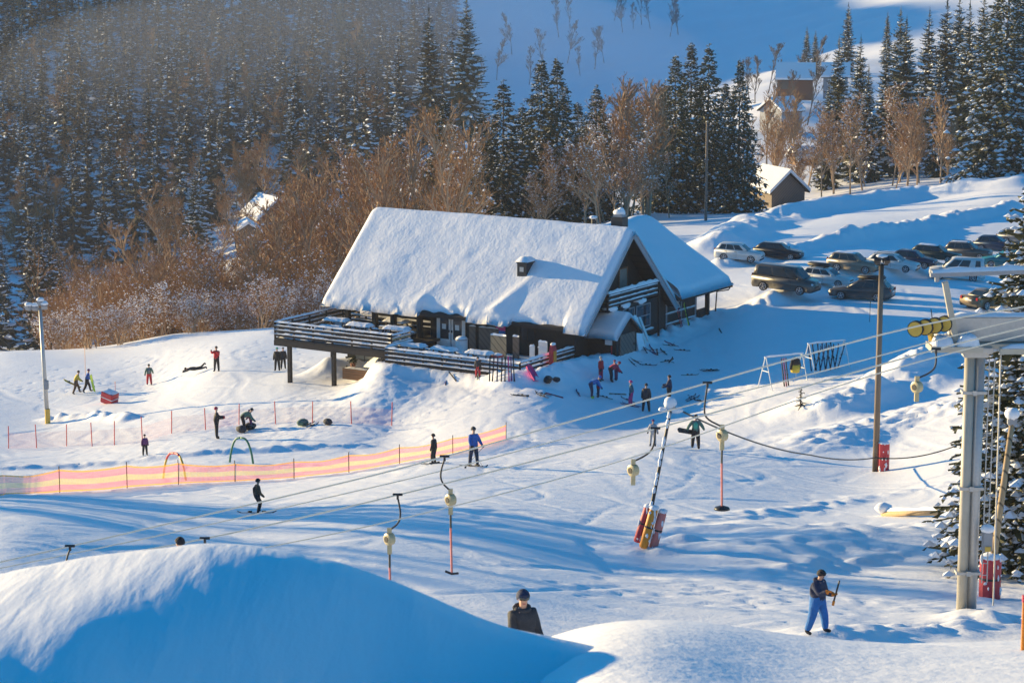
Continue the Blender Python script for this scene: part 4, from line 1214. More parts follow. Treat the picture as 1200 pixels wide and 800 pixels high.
# ------------------------------------------------------------------ parked cars
def arc(cx, r, n=6):
    return [(cx + r * math.cos(math.pi * (1 - k / n)), .30 + r * math.sin(math.pi * (1 - k / n))) for k in range(n + 1)]
SHAPES = {  # length, width, belt profile (x, z) front to back, cabin bottom x0,x1, cabin top x0,x1, belt z, roof z, wheel x
    'estate': dict(L=4.75, W=1.82, prof=[(2.37, .45), (2.36, .66), (2.2, .78), (1.05, .95), (-2.2, 1.0), (-2.36, .85), (-2.37, .45)], cb=(1.15, -2.28), ct=(.35, -1.75), zb=.94, zr=1.48, wx=(1.42, -1.35), wr=.33),
    'suv': dict(L=4.6, W=1.86, prof=[(2.3, .5), (2.29, .8), (2.15, .95), (1.0, 1.08), (-2.2, 1.1), (-2.3, .95), (-2.3, .5)], cb=(1.05, -2.24), ct=(.3, -1.85), zb=1.06, zr=1.68, wx=(1.38, -1.32), wr=.37),
    'hatch': dict(L=4.2, W=1.78, prof=[(2.1, .45), (2.09, .66), (1.95, .8), (.95, .96), (-1.95, .98), (-2.08, .8), (-2.1, .45)], cb=(1.05, -2.0), ct=(.25, -1.5), zb=.94, zr=1.5, wx=(1.28, -1.25), wr=.32),
    'sedan': dict(L=4.75, W=1.84, prof=[(2.37, .42), (2.36, .62), (2.15, .76), (1.0, .92), (-1.6, 1.0), (-2.25, 1.0), (-2.37, .8), (-2.37, .42)], cb=(1.1, -1.95), ct=(.2, -1.05), zb=.93, zr=1.43, wx=(1.42, -1.38), wr=.33),
    'van': dict(L=4.95, W=1.94, prof=[(2.47, .45), (2.46, .75), (2.3, .98), (1.62, 1.14), (-2.42, 1.14), (-2.47, .9), (-2.47, .45)], cb=(1.72, -2.45), ct=(.95, -2.3), zb=1.12, zr=1.93, wx=(1.5, -1.5), wr=.35),
    'caddy': dict(L=4.45, W=1.80, prof=[(2.22, .45), (2.21, .7), (2.05, .86), (1.15, 1.02), (-2.18, 1.05), (-2.22, .85), (-2.22, .45)], cb=(1.25, -2.2), ct=(.45, -2.08), zb=1.02, zr=1.80, wx=(1.38, -1.30), wr=.33),
}
def make_car(shape, paint, label, loc, heading, group=None, rails=False, box=False, snow=0.0, rear_panel=False, sc=.93):
    s = SHAPES[shape]; W = s['W'] / 2
    t = thing('parked_car' if shape not in ('van', 'caddy') else 'parked_van', label, 'car' if shape not in ('van', 'caddy') else 'van', loc, heading, group)
    # slope with the ground under it
    fx, fy = math.cos(heading), math.sin(heading)
    pit = math.atan2(gz(loc[0] + fx * 1.4, loc[1] + fy * 1.4) - gz(loc[0] - fx * 1.4, loc[1] - fy * 1.4), 2.8)
    t.scale = (sc, sc, sc); t.rotation_euler = (0, -max(-.04, min(.04, pit)), heading)
    x0, x1 = s['wx']; r = s['wr'] + .06
    pr = list(s['prof'])
    out = pr + [(-s['L'] / 2 + .08, .24)] + arc(x1, r)[0:0]
    bottom = []
    for cx in (x1, x0):
        bottom += [(cx - r, .24)] + [(cx - r * math.cos(math.pi * k / 7), .28 + r * math.sin(math.pi * k / 7)) for k in range(8)] + [(cx + r, .24)]
    out = pr + [(-s['L'] / 2 + .1, .24)] + bottom + [(s['L'] / 2 - .1, .24)]
    b = MB(); b.prism(out, -W, W)
    body = b.build('body', M_paint(paint), t, smooth=False, bevel=.045)
    for p in body.data.polygons: p.use_smooth = True
    # cabin
    zb, zr = s['zb'], s['zr']; w0, w1 = W - .05, W - .24
    (b0, b1), (t0, t1) = s['cb'], s['ct']
    b = MB()
    mid0, mid1 = t0 - .25, t1 + .2
    lo = [(b0, w0 * .86), (b0 - .25, w0), (b1 + .2, w0), (b1, w0 * .9)]
    hi = [(t0, w1 * .9), (mid0, w1), (mid1, w1), (t1, w1 * .92)]
    vs = [(x, y, zb - .05) for x, y in lo] + [(x, -y, zb - .05) for x, y in reversed(lo)]
    zz = [zr - .05, zr, zr - .01, zr - .07]
    vs += [(x, y, z) for (x, y), z in zip(hi, zz)] + [(x, -y, z) for (x, y), z in zip(reversed(hi), reversed(zz))]
    n = 8
    fs = [tuple(reversed(range(n)))] + [(i, (i + 1) % n, n + (i + 1) % n, n + i) for i in range(n)]
    fs += [(8, 9, 14, 15), (9, 10, 13, 14), (10, 11, 12, 13)]
    b.add(vs, fs)
    cab = b.build('cabin', M_paint(paint), t, bevel=.03)
    for p in cab.data.polygons: p.use_smooth = True
    # glass: laid a few millimetres proud of the cabin faces
    P = lambda k: Vector(vs[k])
    def pane(a, c, d, e, q0, q1, h0, h1, name):
        """quad a-c (bottom) e-d (top); q along, h up"""
        def pt(q, h): return (a.lerp(c, q)).lerp(e.lerp(d, q), h)
        nrm = (c - a).cross(e - a).normalized()
        if nrm.dot((a + c + d + e) / 4 - Vector((0, 0, zb + .2))) < 0: nrm = -nrm
        g_ = MB(); o_ = [pt(q0, h0), pt(q1, h0), pt(q1, h1), pt(q0, h1)]
        g_.add([p + nrm * .016 for p in o_] + [p - nrm * .02 for p in o_], [(0, 1, 2, 3), (0, 4, 5, 1), (1, 5, 6, 2), (2, 6, 7, 3), (3, 7, 4, 0)])
        g_.build(name, M['carglass'], t)
    pane(P(7), P(0), P(8), P(15), .06, .94, .14, .93, 'windscreen')
    pane(P(4), P(3), P(11), P(12), .07, .93, .3 if not shape == 'caddy' else .35, .9, 'rear_window')
    splits = {'estate': [(.03, .33), (.36, .66), (.69, .97)], 'suv': [(.03, .34), (.37, .68), (.71, .96)], 'hatch': [(.03, .42), (.45, .82), (.85, .98)],
              'sedan': [(.04, .45), (.48, .9)], 'van': [(.02, .22), (.25, .58), (.61, .96)], 'caddy': [(.02, .3), (.33, .62)]}[shape]
    if shape == 'caddy' and rear_panel: splits = splits + [(.80, .96)]
    for q0, q1 in splits:
        pane(P(1), P(2), P(10), P(9), q0, q1, .2, .88, 'side_window')
        pane(P(6), P(5), P(13), P(14), q0, q1, .2, .88, 'side_window')
    for sg in (-1, 1):
        for cx in (x0, x1):
            b = MB(); b.tube([(cx, sg * (W - .24), s['wr']), (cx, sg * (W - .21), s['wr']), (cx, sg * (W - .02), s['wr']), (cx, sg * (W + .01), s['wr'])], [s['wr'] - .03, s['wr'], s['wr'], s['wr'] - .04], 18)
            wh = b.build('wheel', M['tyre'], t)
            b = MB(); b.tube([(cx, sg * (W - .06), s['wr']), (cx, sg * (W + .014), s['wr'])], s['wr'] * .30, 10)
            for k in range(5):
                a = 2 * math.pi * k / 5 + .3
                b.beam((cx, sg * (W + .006), s['wr']), (cx + math.cos(a) * s['wr'] * .68, sg * (W + .006), s['wr'] + math.sin(a) * s['wr'] * .68), .012, s['wr'] * .22) if False else b.tube([(cx, sg * (W + .008), s['wr']), (cx + math.cos(a) * s['wr'] * .68, sg * (W + .004), s['wr'] + math.sin(a) * s['wr'] * .68)], .04, 5)
            ring = [(cx + math.cos(2 * math.pi * k / 16) * s['wr'] * .68, sg * (W + .006), s['wr'] + math.sin(2 * math.pi * k / 16) * s['wr'] * .68) for k in range(17)]
            b.tube(ring, .03, 5); b.build('rim', M['rim'], wh)
        b = MB(); b.ball((s['L'] / 2 - .11, sg * (W - .26), zb - .27), (.12, .2, .09), 0, 10, 6); b.build('headlight', M['lamp_glass'], t, smooth=True)
        b = MB(); b.box((-s['L'] / 2 + .02, sg * (W - .16), zb - .08), (.09, .2, .22 if shape in ('estate', 'hatch', 'sedan') else .42)); b.build('tail_light', M['tail'], t, bevel=.02)
        b = MB(); b.ball((b0 - .35, sg * (W + .09), zb + .1), (.09, .11, .08), 0, 8, 5); b.beam((b0 - .35, sg * (W - .06), zb + .05), (b0 - .35, sg * (W + .06), zb + .08), .05, .05); b.build('mirror', M_paint(paint), t, smooth=True)
        for hx in (splits[0][1], splits[1][1] if len(splits) > 1 else .8):
            xx = (b0 - .25) + ((b1 + .2) - (b0 - .25)) * hx
            b = MB(); b.box((xx - .02, sg * (W + .012), zb - .1), (.2, .03, .035)); b.build('door_handle', M['trim'], t)
            b = MB(); b.box((xx + .09, sg * (W + .001), (zb + .32) / 2), (.014, .006, zb - .42)); b.build('door_seam', M['trim'], t)
    b = MB(); b.box((s['L'] / 2 - .06, 0, .34), (.1, s['W'] - .3, .16)); b.box((s['L'] / 2 - .03, 0, .6), (.06, .9, .14)); b.build('grille', M['trim'], t, bevel=.02)
    b = MB(); b.box((-s['L'] / 2 + .06, 0, .36), (.1, s['W'] - .26, .16)); b.build('rear_bumper', M['trim'], t, bevel=.02)
    b = MB(); b.box((-s['L'] / 2 - .012, 0, zb - .22), (.02, .5, .11)); b.build('number_plate', M['plate'], t)
    if rails:
        for sg in (-1, 1):
            b = MB(); b.tube([(mid0 + .1, sg * (w1 - .05), zr - .02), (mid0, sg * (w1 - .05), zr + .06), (mid1, sg * (w1 - .05), zr + .06), (mid1 - .15, sg * (w1 - .05), zr - .03)], .022, 6); b.build('roof_rail', M['trim'], t)
    if box:
        b = MB(); b.b2(mid1 - .2, mid0 + .2, -.42, .42, zr + .08, zr + .38); bx = b.build('roof_box', M['black'], t, bevel=.1)
        for p in bx.data.polygons: p.use_smooth = True
        for xx in (mid0 - .2, mid1 + .3):
            b = MB(); b.box((xx, 0, zr + .05), (.06, w1 * 1.9, .06)); b.build('roof_bar', M['trim'], t)
    if snow:
        b = MB(); b.cap(mid1 - .1, mid0 + .1, -w1 * .85, w1 * .85, zr - .02, snow, 0, rg, 10, 8); b.build('roof_snow', M['snow'], t, smooth=True)
    return t
_paints = {}
PAINT = dict(white=(.62, .62, .60), black=(.012, .012, .014), grey=(.09, .085, .08), vangrey=(.085, .08, .07), beige=(.24, .20, .15), darkblue=(.02, .035, .07), navy=(.02, .05, .10), teal=(.02, .22, .25), bronze=(.17, .12, .06), silver=(.22, .23, .24), darkgreen=(.03, .045, .035))
def M_paint(k):
    if k not in _paints: _paints[k] = car_paint(k, PAINT[k])
    return _paints[k]
def car(shape, paint, px, py, d0, d1, yaw, label, **kw):
    """py: where the wheels stand; yaw: degrees, 0 = nose to the viewer's right, 90 = nose away"""
    p = on(px, py, d0, d1)
    return make_car(shape, paint, label, (p.x, p.y, p.z - .02), R(yaw), 'cars in the snowy car park', **kw)
car('van', 'vangrey', 921, 341, 150, 200, -30, 'dark grey camper van parked behind the pile of cleared snow')
car('estate', 'grey', 1010, 350, 150, 200, 158, 'dark grey estate car with a black roof box parked in front of the snow pile', box=True, rails=True)
car('estate', 'white', 968, 333, 170, 215, -28, 'white car with a long black roof box between the grey van and the estate', box=True, sc=.82)
car('suv', 'beige', 1000, 322, 178, 225, -26, 'beige car with a pale roof behind the grey estate and its roof box', snow=.05, sc=.82)
car('estate', 'white', 1046, 316, 178, 228, -24, 'white estate car just right of the lamp pole', rails=True, sc=.82)
car('hatch', 'darkblue', 1070, 312, 182, 232, -24, 'dark blue car second right of the lamp pole', sc=.82)
car('estate', 'darkgreen', 1096, 305, 186, 240, -24, 'dark green car with a snow dusted roof behind the white delivery van', snow=.06, sc=.82)
car('suv', 'grey', 1134, 303, 182, 240, -24, 'brown grey off-roader with a pale snowy roof behind the white delivery van', snow=.05, rails=True, sc=.82)
car('hatch', 'navy', 1166, 293, 186, 245, -24, 'navy blue car under the spruce boughs at the edge of the car park', sc=.82)
car('caddy', 'white', 1121, 327, 150, 205, 168, 'white delivery van with dark side windows standing alone', rear_panel=True)
car('estate', 'teal', 1178, 312, 165, 225, 172, 'turquoise car half hidden by the spruce boughs', sc=.82)
car('sedan', 'bronze', 1160, 360, 145, 190, 38, 'bronze saloon with a dark roof seen from behind beside the spruce bough', rails=False)
car('suv', 'white', 866, 305, 175, 235, -20, 'white car half buried behind the snow bank beside the lodge wing', sc=.82)
car('estate', 'black', 912, 302, 175, 235, -20, 'black car half buried behind the snow bank, parked next to the white one', sc=.82)
car('estate', 'silver', 1196, 284, 195, 250, -24, 'silver car peeping out between spruce boughs at the far right edge', sc=.82)
# ------------------------------------------------------------------ people
def Rx(v, a): c, s = math.cos(a), math.sin(a); return Vector((v.x, v.y * c - v.z * s, v.y * s + v.z * c))
def limb(o, pitch, out, L, side):
    """a bone that hangs down when pitch = out = 0; pitch swings it forward (+y)"""
    p, q = R(pitch), R(out)
    return o + Vector((side * math.sin(q) * L, math.sin(p) * math.cos(q) * L, -math.cos(p) * math.cos(q) * L))
def person(label, loc, heading, height=1.75, jacket='black', pants='black', hat='black', skin=True, lean=0, thigh=(0, 0), knee=(0, 0), splay=6, arm=((0, 12), (0, 12)), elbow=(15, 15),
           headp=0, turn=0, helmet=False, boots='black', gloves='black', fingers=False, goggles=None, bulk=1.0, lying=False, group=None, sink=0.0, vest=None, cuffs=None, hood=None):
    s = height / 1.78
    verts = []; edges = []; rad = []; bone = []
    def add(p, r, par, tagname):
        verts.append(Vector(p)); rad.append(r); bone.append(tagname)
        if par is not None: edges.append((par, len(verts) - 1))
        return len(verts) - 1
    kb = bulk * 1.24
    pel = add((0, 0, .95), .135 * kb, None, 'pants')
    ln = R(lean)
    up = Vector((0, math.sin(ln), math.cos(ln)))
    bel = add(Vector((0, 0, .95)) + up * .17, .145 * kb, pel, 'jacket')
    che = add(Vector((0, 0, .95)) + up * .38, .155 * kb, bel, 'jacket')
    ntop = Vector((0, 0, .95)) + up * .53
    nk = add(ntop, .068, che, 'jacket')
    hp = R(lean * .55 + headp); hup = Vector((math.sin(R(turn)) * math.sin(hp), math.sin(hp), math.cos(hp))).normalized()
    nk2 = add(ntop + hup * .07, .056, nk, 'skin')
    hd = add(ntop + hup * .16, .088, nk2, 'skin')
    ht = add(ntop + hup * .255, .082, hd, 'skin')
    hc = ntop + hup * .20
    hf = Rx(Vector((0, 1, 0)), -hp) ; hf = Vector((math.sin(R(turn)) * hf.y, math.cos(R(turn)) * hf.y, hf.z))
    add(hc + hf * .108 - hup * .025, .016, hd, 'skin')
    wrists = []
    for k, sd in ((0, -1), (1, 1)):
        h0 = add((sd * .095, 0, .90), .10 * kb, pel, 'pants')
        kn = add(limb(verts[h0], thigh[k], splay, .44, sd), .075 * kb, h0, 'pants')
        # a mid-calf vertex keeps the taper
        kp = thigh[k] - knee[k]
        an = add(limb(verts[kn], kp, splay * .6, .38, sd), .058 * kb, kn, 'pants')
        hl = add(limb(verts[kn], kp, splay * .6, .45, sd), .062, an, 'boots')
        fd = Rx(Vector((sd * .12, 1, 0)), R(kp * .45)).normalized()
        add(verts[hl] + fd * .17, .048, hl, 'boots')
        sh = add(ntop + up * -.075 + Vector((sd * .185, 0, 0)), .078 * kb, che, 'jacket')
        el = add(limb(verts[sh], arm[k][0] + lean * .1, arm[k][1], .29, sd), .062 * kb, sh, 'jacket')
        wp = limb(verts[el], arm[k][0] + lean * .1 + elbow[k], arm[k][1] * (.6 if elbow[k] < 60 else -.4), .25, sd)
        wr = add(wp, .046 * kb, el, 'jacket')
        dv = (verts[wr] - verts[el]).normalized()
        if fingers:
            pl = add(verts[wr] + dv * .075, .036, wr, 'gloves')
            wrists.append((pl, dv, sd))
        else:
            ha = add(verts[wr] + dv * .10, .046, wr, 'gloves')
            add(verts[wr] + dv * .07 + Vector((-sd * .055, .03, 0)), .02, wr, 'gloves')
    roots = {0}
    for pl, dv, sd in wrists:
        side = dv.cross(Vector((0, 0, 1))).normalized() if abs(dv.z) < .9 else Vector((1, 0, 0))
        curl = dv.cross(side).normalized(); curl = curl if curl.y > 0 else -curl
        for j in range(4):
            L = (.075, .085, .08, .062)[j]
            o = verts[pl] + side * (j - 1.5) * .021
            i0 = add(o, .011, None, 'gloves'); roots.add(i0)
            i1 = add(o + dv * L * .55 + curl * .01, .010, i0, 'gloves')
            i2 = add(o + dv * L * .7 + curl * L * .45, .009, i1, 'gloves')
            add(o + dv * L * .45 + curl * L * .75, .008, i2, 'gloves')
        i0 = add(verts[pl] - dv * .02 - side * sd * .02, .012, None, 'gloves'); roots.add(i0)
        i1 = add(verts[pl] + dv * .01 - side * sd * .055 + curl * .02, .011, i0, 'gloves'); add(verts[pl] + dv * .04 - side * sd * .045 + curl * .05, .009, i1, 'gloves')
    me = bpy.data.meshes.new('person_cage')
    me.from_pydata([tuple(v) for v in verts], edges, [])
    bm = bmesh.new(); bm.from_mesh(me); bm.verts.ensure_lookup_table()
    ly = bm.verts.layers.skin.verify()
    for i, v in enumerate(bm.verts):
        v[ly].radius = (rad[i], rad[i]); v[ly].use_root = i in roots
    bm.to_mesh(me); bm.free()
    cage = bpy.data.objects.new('person_cage', me); COL.objects.link(cage)
    sk = cage.modifiers.new('s', 'SKIN'); sk.use_smooth_shade = True
    sb = cage.modifiers.new('d', 'SUBSURF'); sb.levels = 2 if fingers else 1; sb.render_levels = sb.levels
    bpy.context.view_layer.update()
    dg = bpy.context.evaluated_depsgraph_get()
    body_me = bpy.data.meshes.new_from_object(cage.evaluated_get(dg))
    bpy.data.objects.remove(cage)
    slots = ['jacket', 'pants', 'boots', 'gloves', 'skin', 'cuffs']
    mats = {'jacket': CL[jacket], 'pants': CL[pants], 'boots': CL[boots], 'gloves': M['skin'] if gloves == 'skin' else CL[gloves], 'skin': M['skin'], 'cuffs': CL[cuffs or boots]}
    body_me.materials.clear()
    for k in slots: body_me.materials.append(mats[k])
    segs = [(verts[a], verts[b_], bone[b_]) for a, b_ in edges]
    n = len(body_me.polygons); cen = np.empty(n * 3); body_me.polygons.foreach_get('center', cen); cen = cen.reshape(-1, 3)
    best = np.full(n, 1e9); idx = np.zeros(n, int)
    for a, c, tg in segs:
        a_ = np.array(a); d_ = np.array(c) - a_; L2 = d_ @ d_ + 1e-9
        q = np.clip((cen - a_) @ d_ / L2, 0, 1); dist = np.linalg.norm(cen - a_ - q[:, None] * d_, axis=1)
        m = dist < best; best[m] = dist[m]; idx[m] = slots.index(tg)
    body_me.polygons.foreach_set('material_index', idx.astype(np.int32))
    body_me.polygons.foreach_set('use_smooth', [True] * n)
    co = np.empty(len(body_me.vertices) * 3); body_me.vertices.foreach_get('co', co); co = co.reshape(-1, 3)
    zmin = co[:, 2].min()
    co[:, 2] -= zmin; co *= s
    body_me.vertices.foreach_set('co', co.ravel()); body_me.update()
    t = thing('person', label, 'person', loc, heading - math.pi / 2, group)
    if lying: t.rotation_euler = Euler((-math.pi / 2, 0, heading - math.pi / 2))
    t.location.z += (.10 if lying else 0) - sink
    bo = bpy.data.objects.new('body', body_me); COL.objects.link(bo); set_parent(bo, t)
    T = lambda p: Vector((p.x, p.y, p.z - zmin)) * s
    H = T(hc); hu = hup; hfv = hf.normalized(); hr = hfv.cross(hu).normalized()
    def dome(name, mat, rx, ry, rz, off, lo=-.15, m2=None):
        b = MB(); vs = []; fs = []; nu, nv = 12, 6
        for i in range(nv + 1):
            th = (math.pi * (.5 - lo)) * i / nv
            for j in range(nu):
                ph = 2 * math.pi * j / nu
                q = hr * (rx * math.sin(th) * math.cos(ph)) + hfv * (ry * math.sin(th) * math.sin(ph)) + hu * (rz * math.cos(th))
                # leave the face open: the front of the rim rises
                if i >= nv - 2 and math.sin(ph) > .35: q += hu * (.05 if i == nv else .03)
                vs.append(H + (q + off) * s)
        for i in range(nv):
            for j in range(nu):
                j2 = (j + 1) % nu; fs.append((i * nu + j, (i + 1) * nu + j, (i + 1) * nu + j2, i * nu + j2))
        b.add(vs, fs); b.build(name, mat, t, smooth=True)
    if hat:
        dome('helmet' if helmet else 'hat', CL[hat], .118 if helmet else .106, .135 if helmet else .12, .135 if helmet else .125, hu * .025 - hfv * .008, -.12)
    if goggles:
        b = MB(); c = H + (hfv * .098 + hu * .035) * s
        vs = []
        for zz in (-.032, .032):
            for a in (-1, -.5, 0, .5, 1):
                vs.append(c + (hr * a * .078 + hfv * (.022 * (1 - a * a)) + hu * zz) * s)
        vs += [v - hfv * .03 * s for v in vs]
        fs = [(i, i + 1, i + 6, i + 5) for i in range(4)] + [(10 + i, 15 + i, 16 + i, 11 + i) for i in range(4)] + [(i, 10 + i, 11 + i, i + 1) for i in range(4)] + [(5 + i, 6 + i, 16 + i, 15 + i) for i in range(4)] + [(0, 5, 15, 10), (4, 14, 19, 9)]
        b.add(vs, fs); b.build('goggles', M['carglass'], t, smooth=True)
    if fingers:
        for sg in (-1, 1):
            if not goggles:
                b = MB(); b.ball(tuple(H + (hfv * .086 + hr * sg * .034 + hu * .02) * s), .012 * s, 0, 8, 5); b.build('eye', CL['white'], t, smooth=True)
                b = MB(); b.ball(tuple(H + (hfv * .095 + hr * sg * .034 + hu * .02) * s), .006 * s, 0, 6, 4); b.build('pupil', CL['black'], t, smooth=True)
                b = MB(); b.tube([H + (hfv * .096 + hr * sg * .018 + hu * .042) * s, H + (hfv * .09 + hr * sg * .05 + hu * .043) * s], .005 * s, 5); b.build('eyebrow', CL['brown'], t)
            b = MB(); b.ball(tuple(H + (hr * sg * .09 + hu * .0) * s), (.012 * s, .022 * s, .032 * s), 0, 8, 5); b.build('ear', M['skin'], t, smooth=True)
        b = MB(); b.tube([H + (hfv * .082 + hr * -.026 - hu * .062) * s, H + (hfv * .09 - hu * .066) * s, H + (hfv * .082 + hr * .026 - hu * .062) * s], .0065 * s, 5); b.build('mouth', CL['crimson'], t, smooth=True)
    if vest:
        c0 = T(verts[bel]); c1 = T(verts[che]); b = MB(); b.tube([c0 - (c1 - c0) * .2, c0 + Vector((0, -.1, 0)) * s, c1 + Vector((0, -.13, 0)) * s, c1 + up * .1 * s + Vector((0, -.1, 0)) * s], [.06 * s, .12 * s, .12 * s, .06 * s], 8); b.build('backpack', CL[vest], t, smooth=True)
    if hood:
        b = MB(); n0 = T(verts[nk]) + Vector((0, -.06, .0)) * s
        ring = [n0 + Vector((math.cos(a) * .125, math.sin(a) * .10 + .035, .02 + .03 * math.sin(a + math.pi))) * s for a in [2 * math.pi * k / 12 for k in range(13)]]
        b.tube(ring, .045 * s, 7); b.build('hood', CL[hood], t, smooth=True)
    t['_hand_l'] = 0
    WM = Matrix.LocRotScale(t.location, t.rotation_euler, None)
    pts = {'hands': [WM @ T(verts[i]) for i, bn in enumerate(bone) if bn == 'gloves'], 'feet': [WM @ T(verts[i]) for i, bn in enumerate(bone) if bn == 'boots']}
    del t['_hand_l']
    return t, pts
def yawdeg(a): return R(a)          # 0 = facing the viewer's right, 90 = facing away, -90 = facing the viewer

# skis, poles and boards (things of their own)
def make_ski(L=1.6, mat='red'):
    t = thing('ski', 'x', 'ski')
    b = MB(); pr = [(-L / 2, .01), (-L * .3, .002), (L * .3, .002), (L * .43, .02), (L / 2, .09)]
    w = [.045, .038, .036, .046, .02]
    vs = []
    for (x, z), ww in zip(pr, w): vs += [(x, -ww, z), (x, ww, z), (x, ww, z + .02), (x, -ww, z + .02)]
    fs = [(0, 3, 2, 1), (16, 17, 18, 19)]
    for i in range(4):
        for j in range(4): fs.append((i * 4 + j, i * 4 + (j + 1) % 4, (i + 1) * 4 + (j + 1) % 4, (i + 1) * 4 + j))
    b.add(vs, fs); b.build('base', CL[mat], t)
    b = MB(); b.b2(.02, .16, -.03, .03, .022, .07); b.build('toe_binding', M['black'], t, bevel=.008)
    b = MB(); b.b2(-.22, -.10, -.03, .03, .022, .09); b.build('heel_binding', M['black'], t, bevel=.008)
    return t
SKI = {}
def ski(loc, rot, label, group, mat='black', L=1.6, cat=None):
    k = (mat, L)
    if k not in SKI:
        SKI[k] = make_ski(L, mat); o = SKI[k]; o.location = loc; o.rotation_euler = rot; o['label'] = label
        if group: o['group'] = group
        return o
    o = copy_tree(SKI[k], loc, 0, label, group); o.rotation_euler = rot; return o
def ground_rot(x, y, heading):
    e = .5
    fx, fy = math.cos(heading) * e, math.sin(heading) * e
    dz = gz(x + fx, y + fy) - gz(x - fx, y - fy)
    dw = gz(x - fy, y + fx) - gz(x + fy, y - fx)
    return (math.atan2(dw, 2 * e), -math.atan2(dz, 2 * e), heading)
def skis_on(pts, heading, label, group, mat, L=1.55):
    f = pts['feet']
    for a in (f[0], f[2]):
        c = (a.x, a.y, gz(a.x, a.y) + .0)
        ski(c, ground_rot(a.x, a.y, heading), label, group, mat, L)
def pole(p, q, label, group=None):
    t = thing('ski_pole', label, 'ski pole', q, 0, group)
    v = Vector(p) - Vector(q)
    b = MB(); b.tube([v * .0, v], [.007, .011], 5); b.build('shaft', M['black'], t)
    b = MB(); b.tube([v * .97, v * 1.08], .02, 6); b.build('grip', M['trim'], t)
    b = MB(); b.tube([v * .06, v * .07], .05, 8); b.build('basket', M['trim'], t)
    return t
def PP(px, py, d0, d1, dz=0):
    p = on(px, py, d0, d1); p.z += dz - .01; return p

# the two nearest
t, pts_child = person('child in a dark helmet, navy jacket and bright blue trousers gripping a lift bar', PP(957, 741, 46, 60), yawdeg(-40), 1.42, 'navy', 'bright_blue', 'black', helmet=True, lean=4, thigh=(16, -6), knee=(14, 10), splay=12,
       arm=((18, 6), (40, 8)), elbow=(70, 75), headp=16, turn=-10, fingers=True, gloves='orange', goggles=None, bulk=1.35, hood='navy', cuffs='black')  # orange hands: warm sunlight on bare skin put into the colour
hh = pts_child['hands']; hc_ = (hh[0] + hh[len(hh) // 2]) / 2
lb = thing('lift_bar', 'short dark drag lift grip bar with an orange end held by the child', 'lift bar', hc_)
b = MB(); b.tube([(-.03, .0, -.15), (.08, -.02, .32)], .02, 8); b.build('grip', M['black'], lb)
b = MB(); b.tube([(-.05, .0, -.25), (-.03, 0, -.15)], .03, 8); b.build('end_knob', CL['orange'], lb)
pman = at(612, 772, 40); pman.z = at(612, 698, 40).z - 1.80
person('man in a charcoal hooded jacket, dark helmet and goggles just beyond the drift', pman, yawdeg(-62), 1.84, 'charcoal', 'black', 'navy', helmet=True, lean=2, arm=((10, 10), (20, 8)), elbow=(30, 55), headp=4, turn=14, fingers=True, gloves='black', goggles=True, bulk=1.18, hood='charcoal')
# skiers on the slope
t, q = person('skier in a blue jacket and dark trousers standing at the end of the orange net', PP(555, 546, 90, 125), yawdeg(-60), 1.78, 'blue', 'navy', 'charcoal', helmet=True, splay=9, arm=((25, 14), (25, 14)), elbow=(25, 25), goggles=True, bulk=1.08)
skis_on(q, yawdeg(-55), 'black ski under the boots of the skier in blue', 'skis of the skier in blue', 'black', 1.65)
pole(q['hands'][0], on(544, 549, 90, 125), 'thin ski pole in the near hand of the skier in blue'); pole(q['hands'][2], on(566, 547, 90, 125), 'thin ski pole in the far hand of the skier in blue')
t, q = person('skier all in black looking along the orange net', PP(509, 543, 90, 125), yawdeg(160), 1.38, 'black', 'black', 'black', helmet=True, splay=7, lean=6, thigh=(14, 10), knee=(22, 18), bulk=1.1)
skis_on(q, yawdeg(165), 'short black ski under the skier all in black', 'skis of the skier in black', 'black', 1.3)
t, q = person('snowboarder in a brown jacket crouching alone below the orange net', PP(301, 601, 60, 110), yawdeg(20), 1.22, 'brown', 'black', 'black', helmet=True, lean=8, thigh=(35, 20), knee=(55, 40), arm=((-10, 8), (10, 8)), elbow=(25, 30), bulk=1.15, vest='black')
t2 = thing('snowboard', 'dark snowboard under the snowboarder in the brown jacket', 'snowboard', on(301, 601, 60, 110) + Vector((0, 0, .01))); t2.rotation_euler = ground_rot(t2.location.x, t2.location.y, .35)
def make_board(parent, mat, L=1.4):
    b = MB(); pr = [(-L / 2, .06, .04), (-L * .4, .0, .13), (0, .0, .12), (L * .4, .0, .13), (L / 2, .06, .04)]; vs = []
    for x, z, w in pr: vs += [(x, -w, z), (x, w, z), (x, w, z + .02), (x, -w, z + .02)]
    fs = [(0, 3, 2, 1), (16, 17, 18, 19)] + [(i * 4 + j, i * 4 + (j + 1) % 4, i * 4 + 4 + (j + 1) % 4, i * 4 + 4 + j) for i in range(4) for j in range(4)]
    b.add(vs, fs); b.build('deck', CL[mat], parent)
    for x in (-.25, .25):
        b = MB(); b.b2(x - .06, x + .06, -.1, .1, .022, .08); b.build('binding', M['black'], parent, bevel=.01)
make_board(t2, 'black')
pk = at(211, 648, 46); pk.z = at(211, 635, 46).z - 1.36
person('skier of whom only the black helmet shows over the rim of the drift', pk, yawdeg(150), 1.4, 'charcoal', 'black', 'black', helmet=True)
person('small child in a purple and black snowsuit beyond the orange net', PP(170, 533, 110, 150), yawdeg(-70), 1.15, 'purple', 'black', 'black', helmet=True, bulk=1.2)
person('adult in black with a crimson hat watching on the nursery slope', PP(254, 513, 110, 160), yawdeg(10), 1.78, 'black', 'black', 'crimson', arm=((35, 8), (35, 8)), elbow=(60, 60), gloves='red', bulk=1.12)
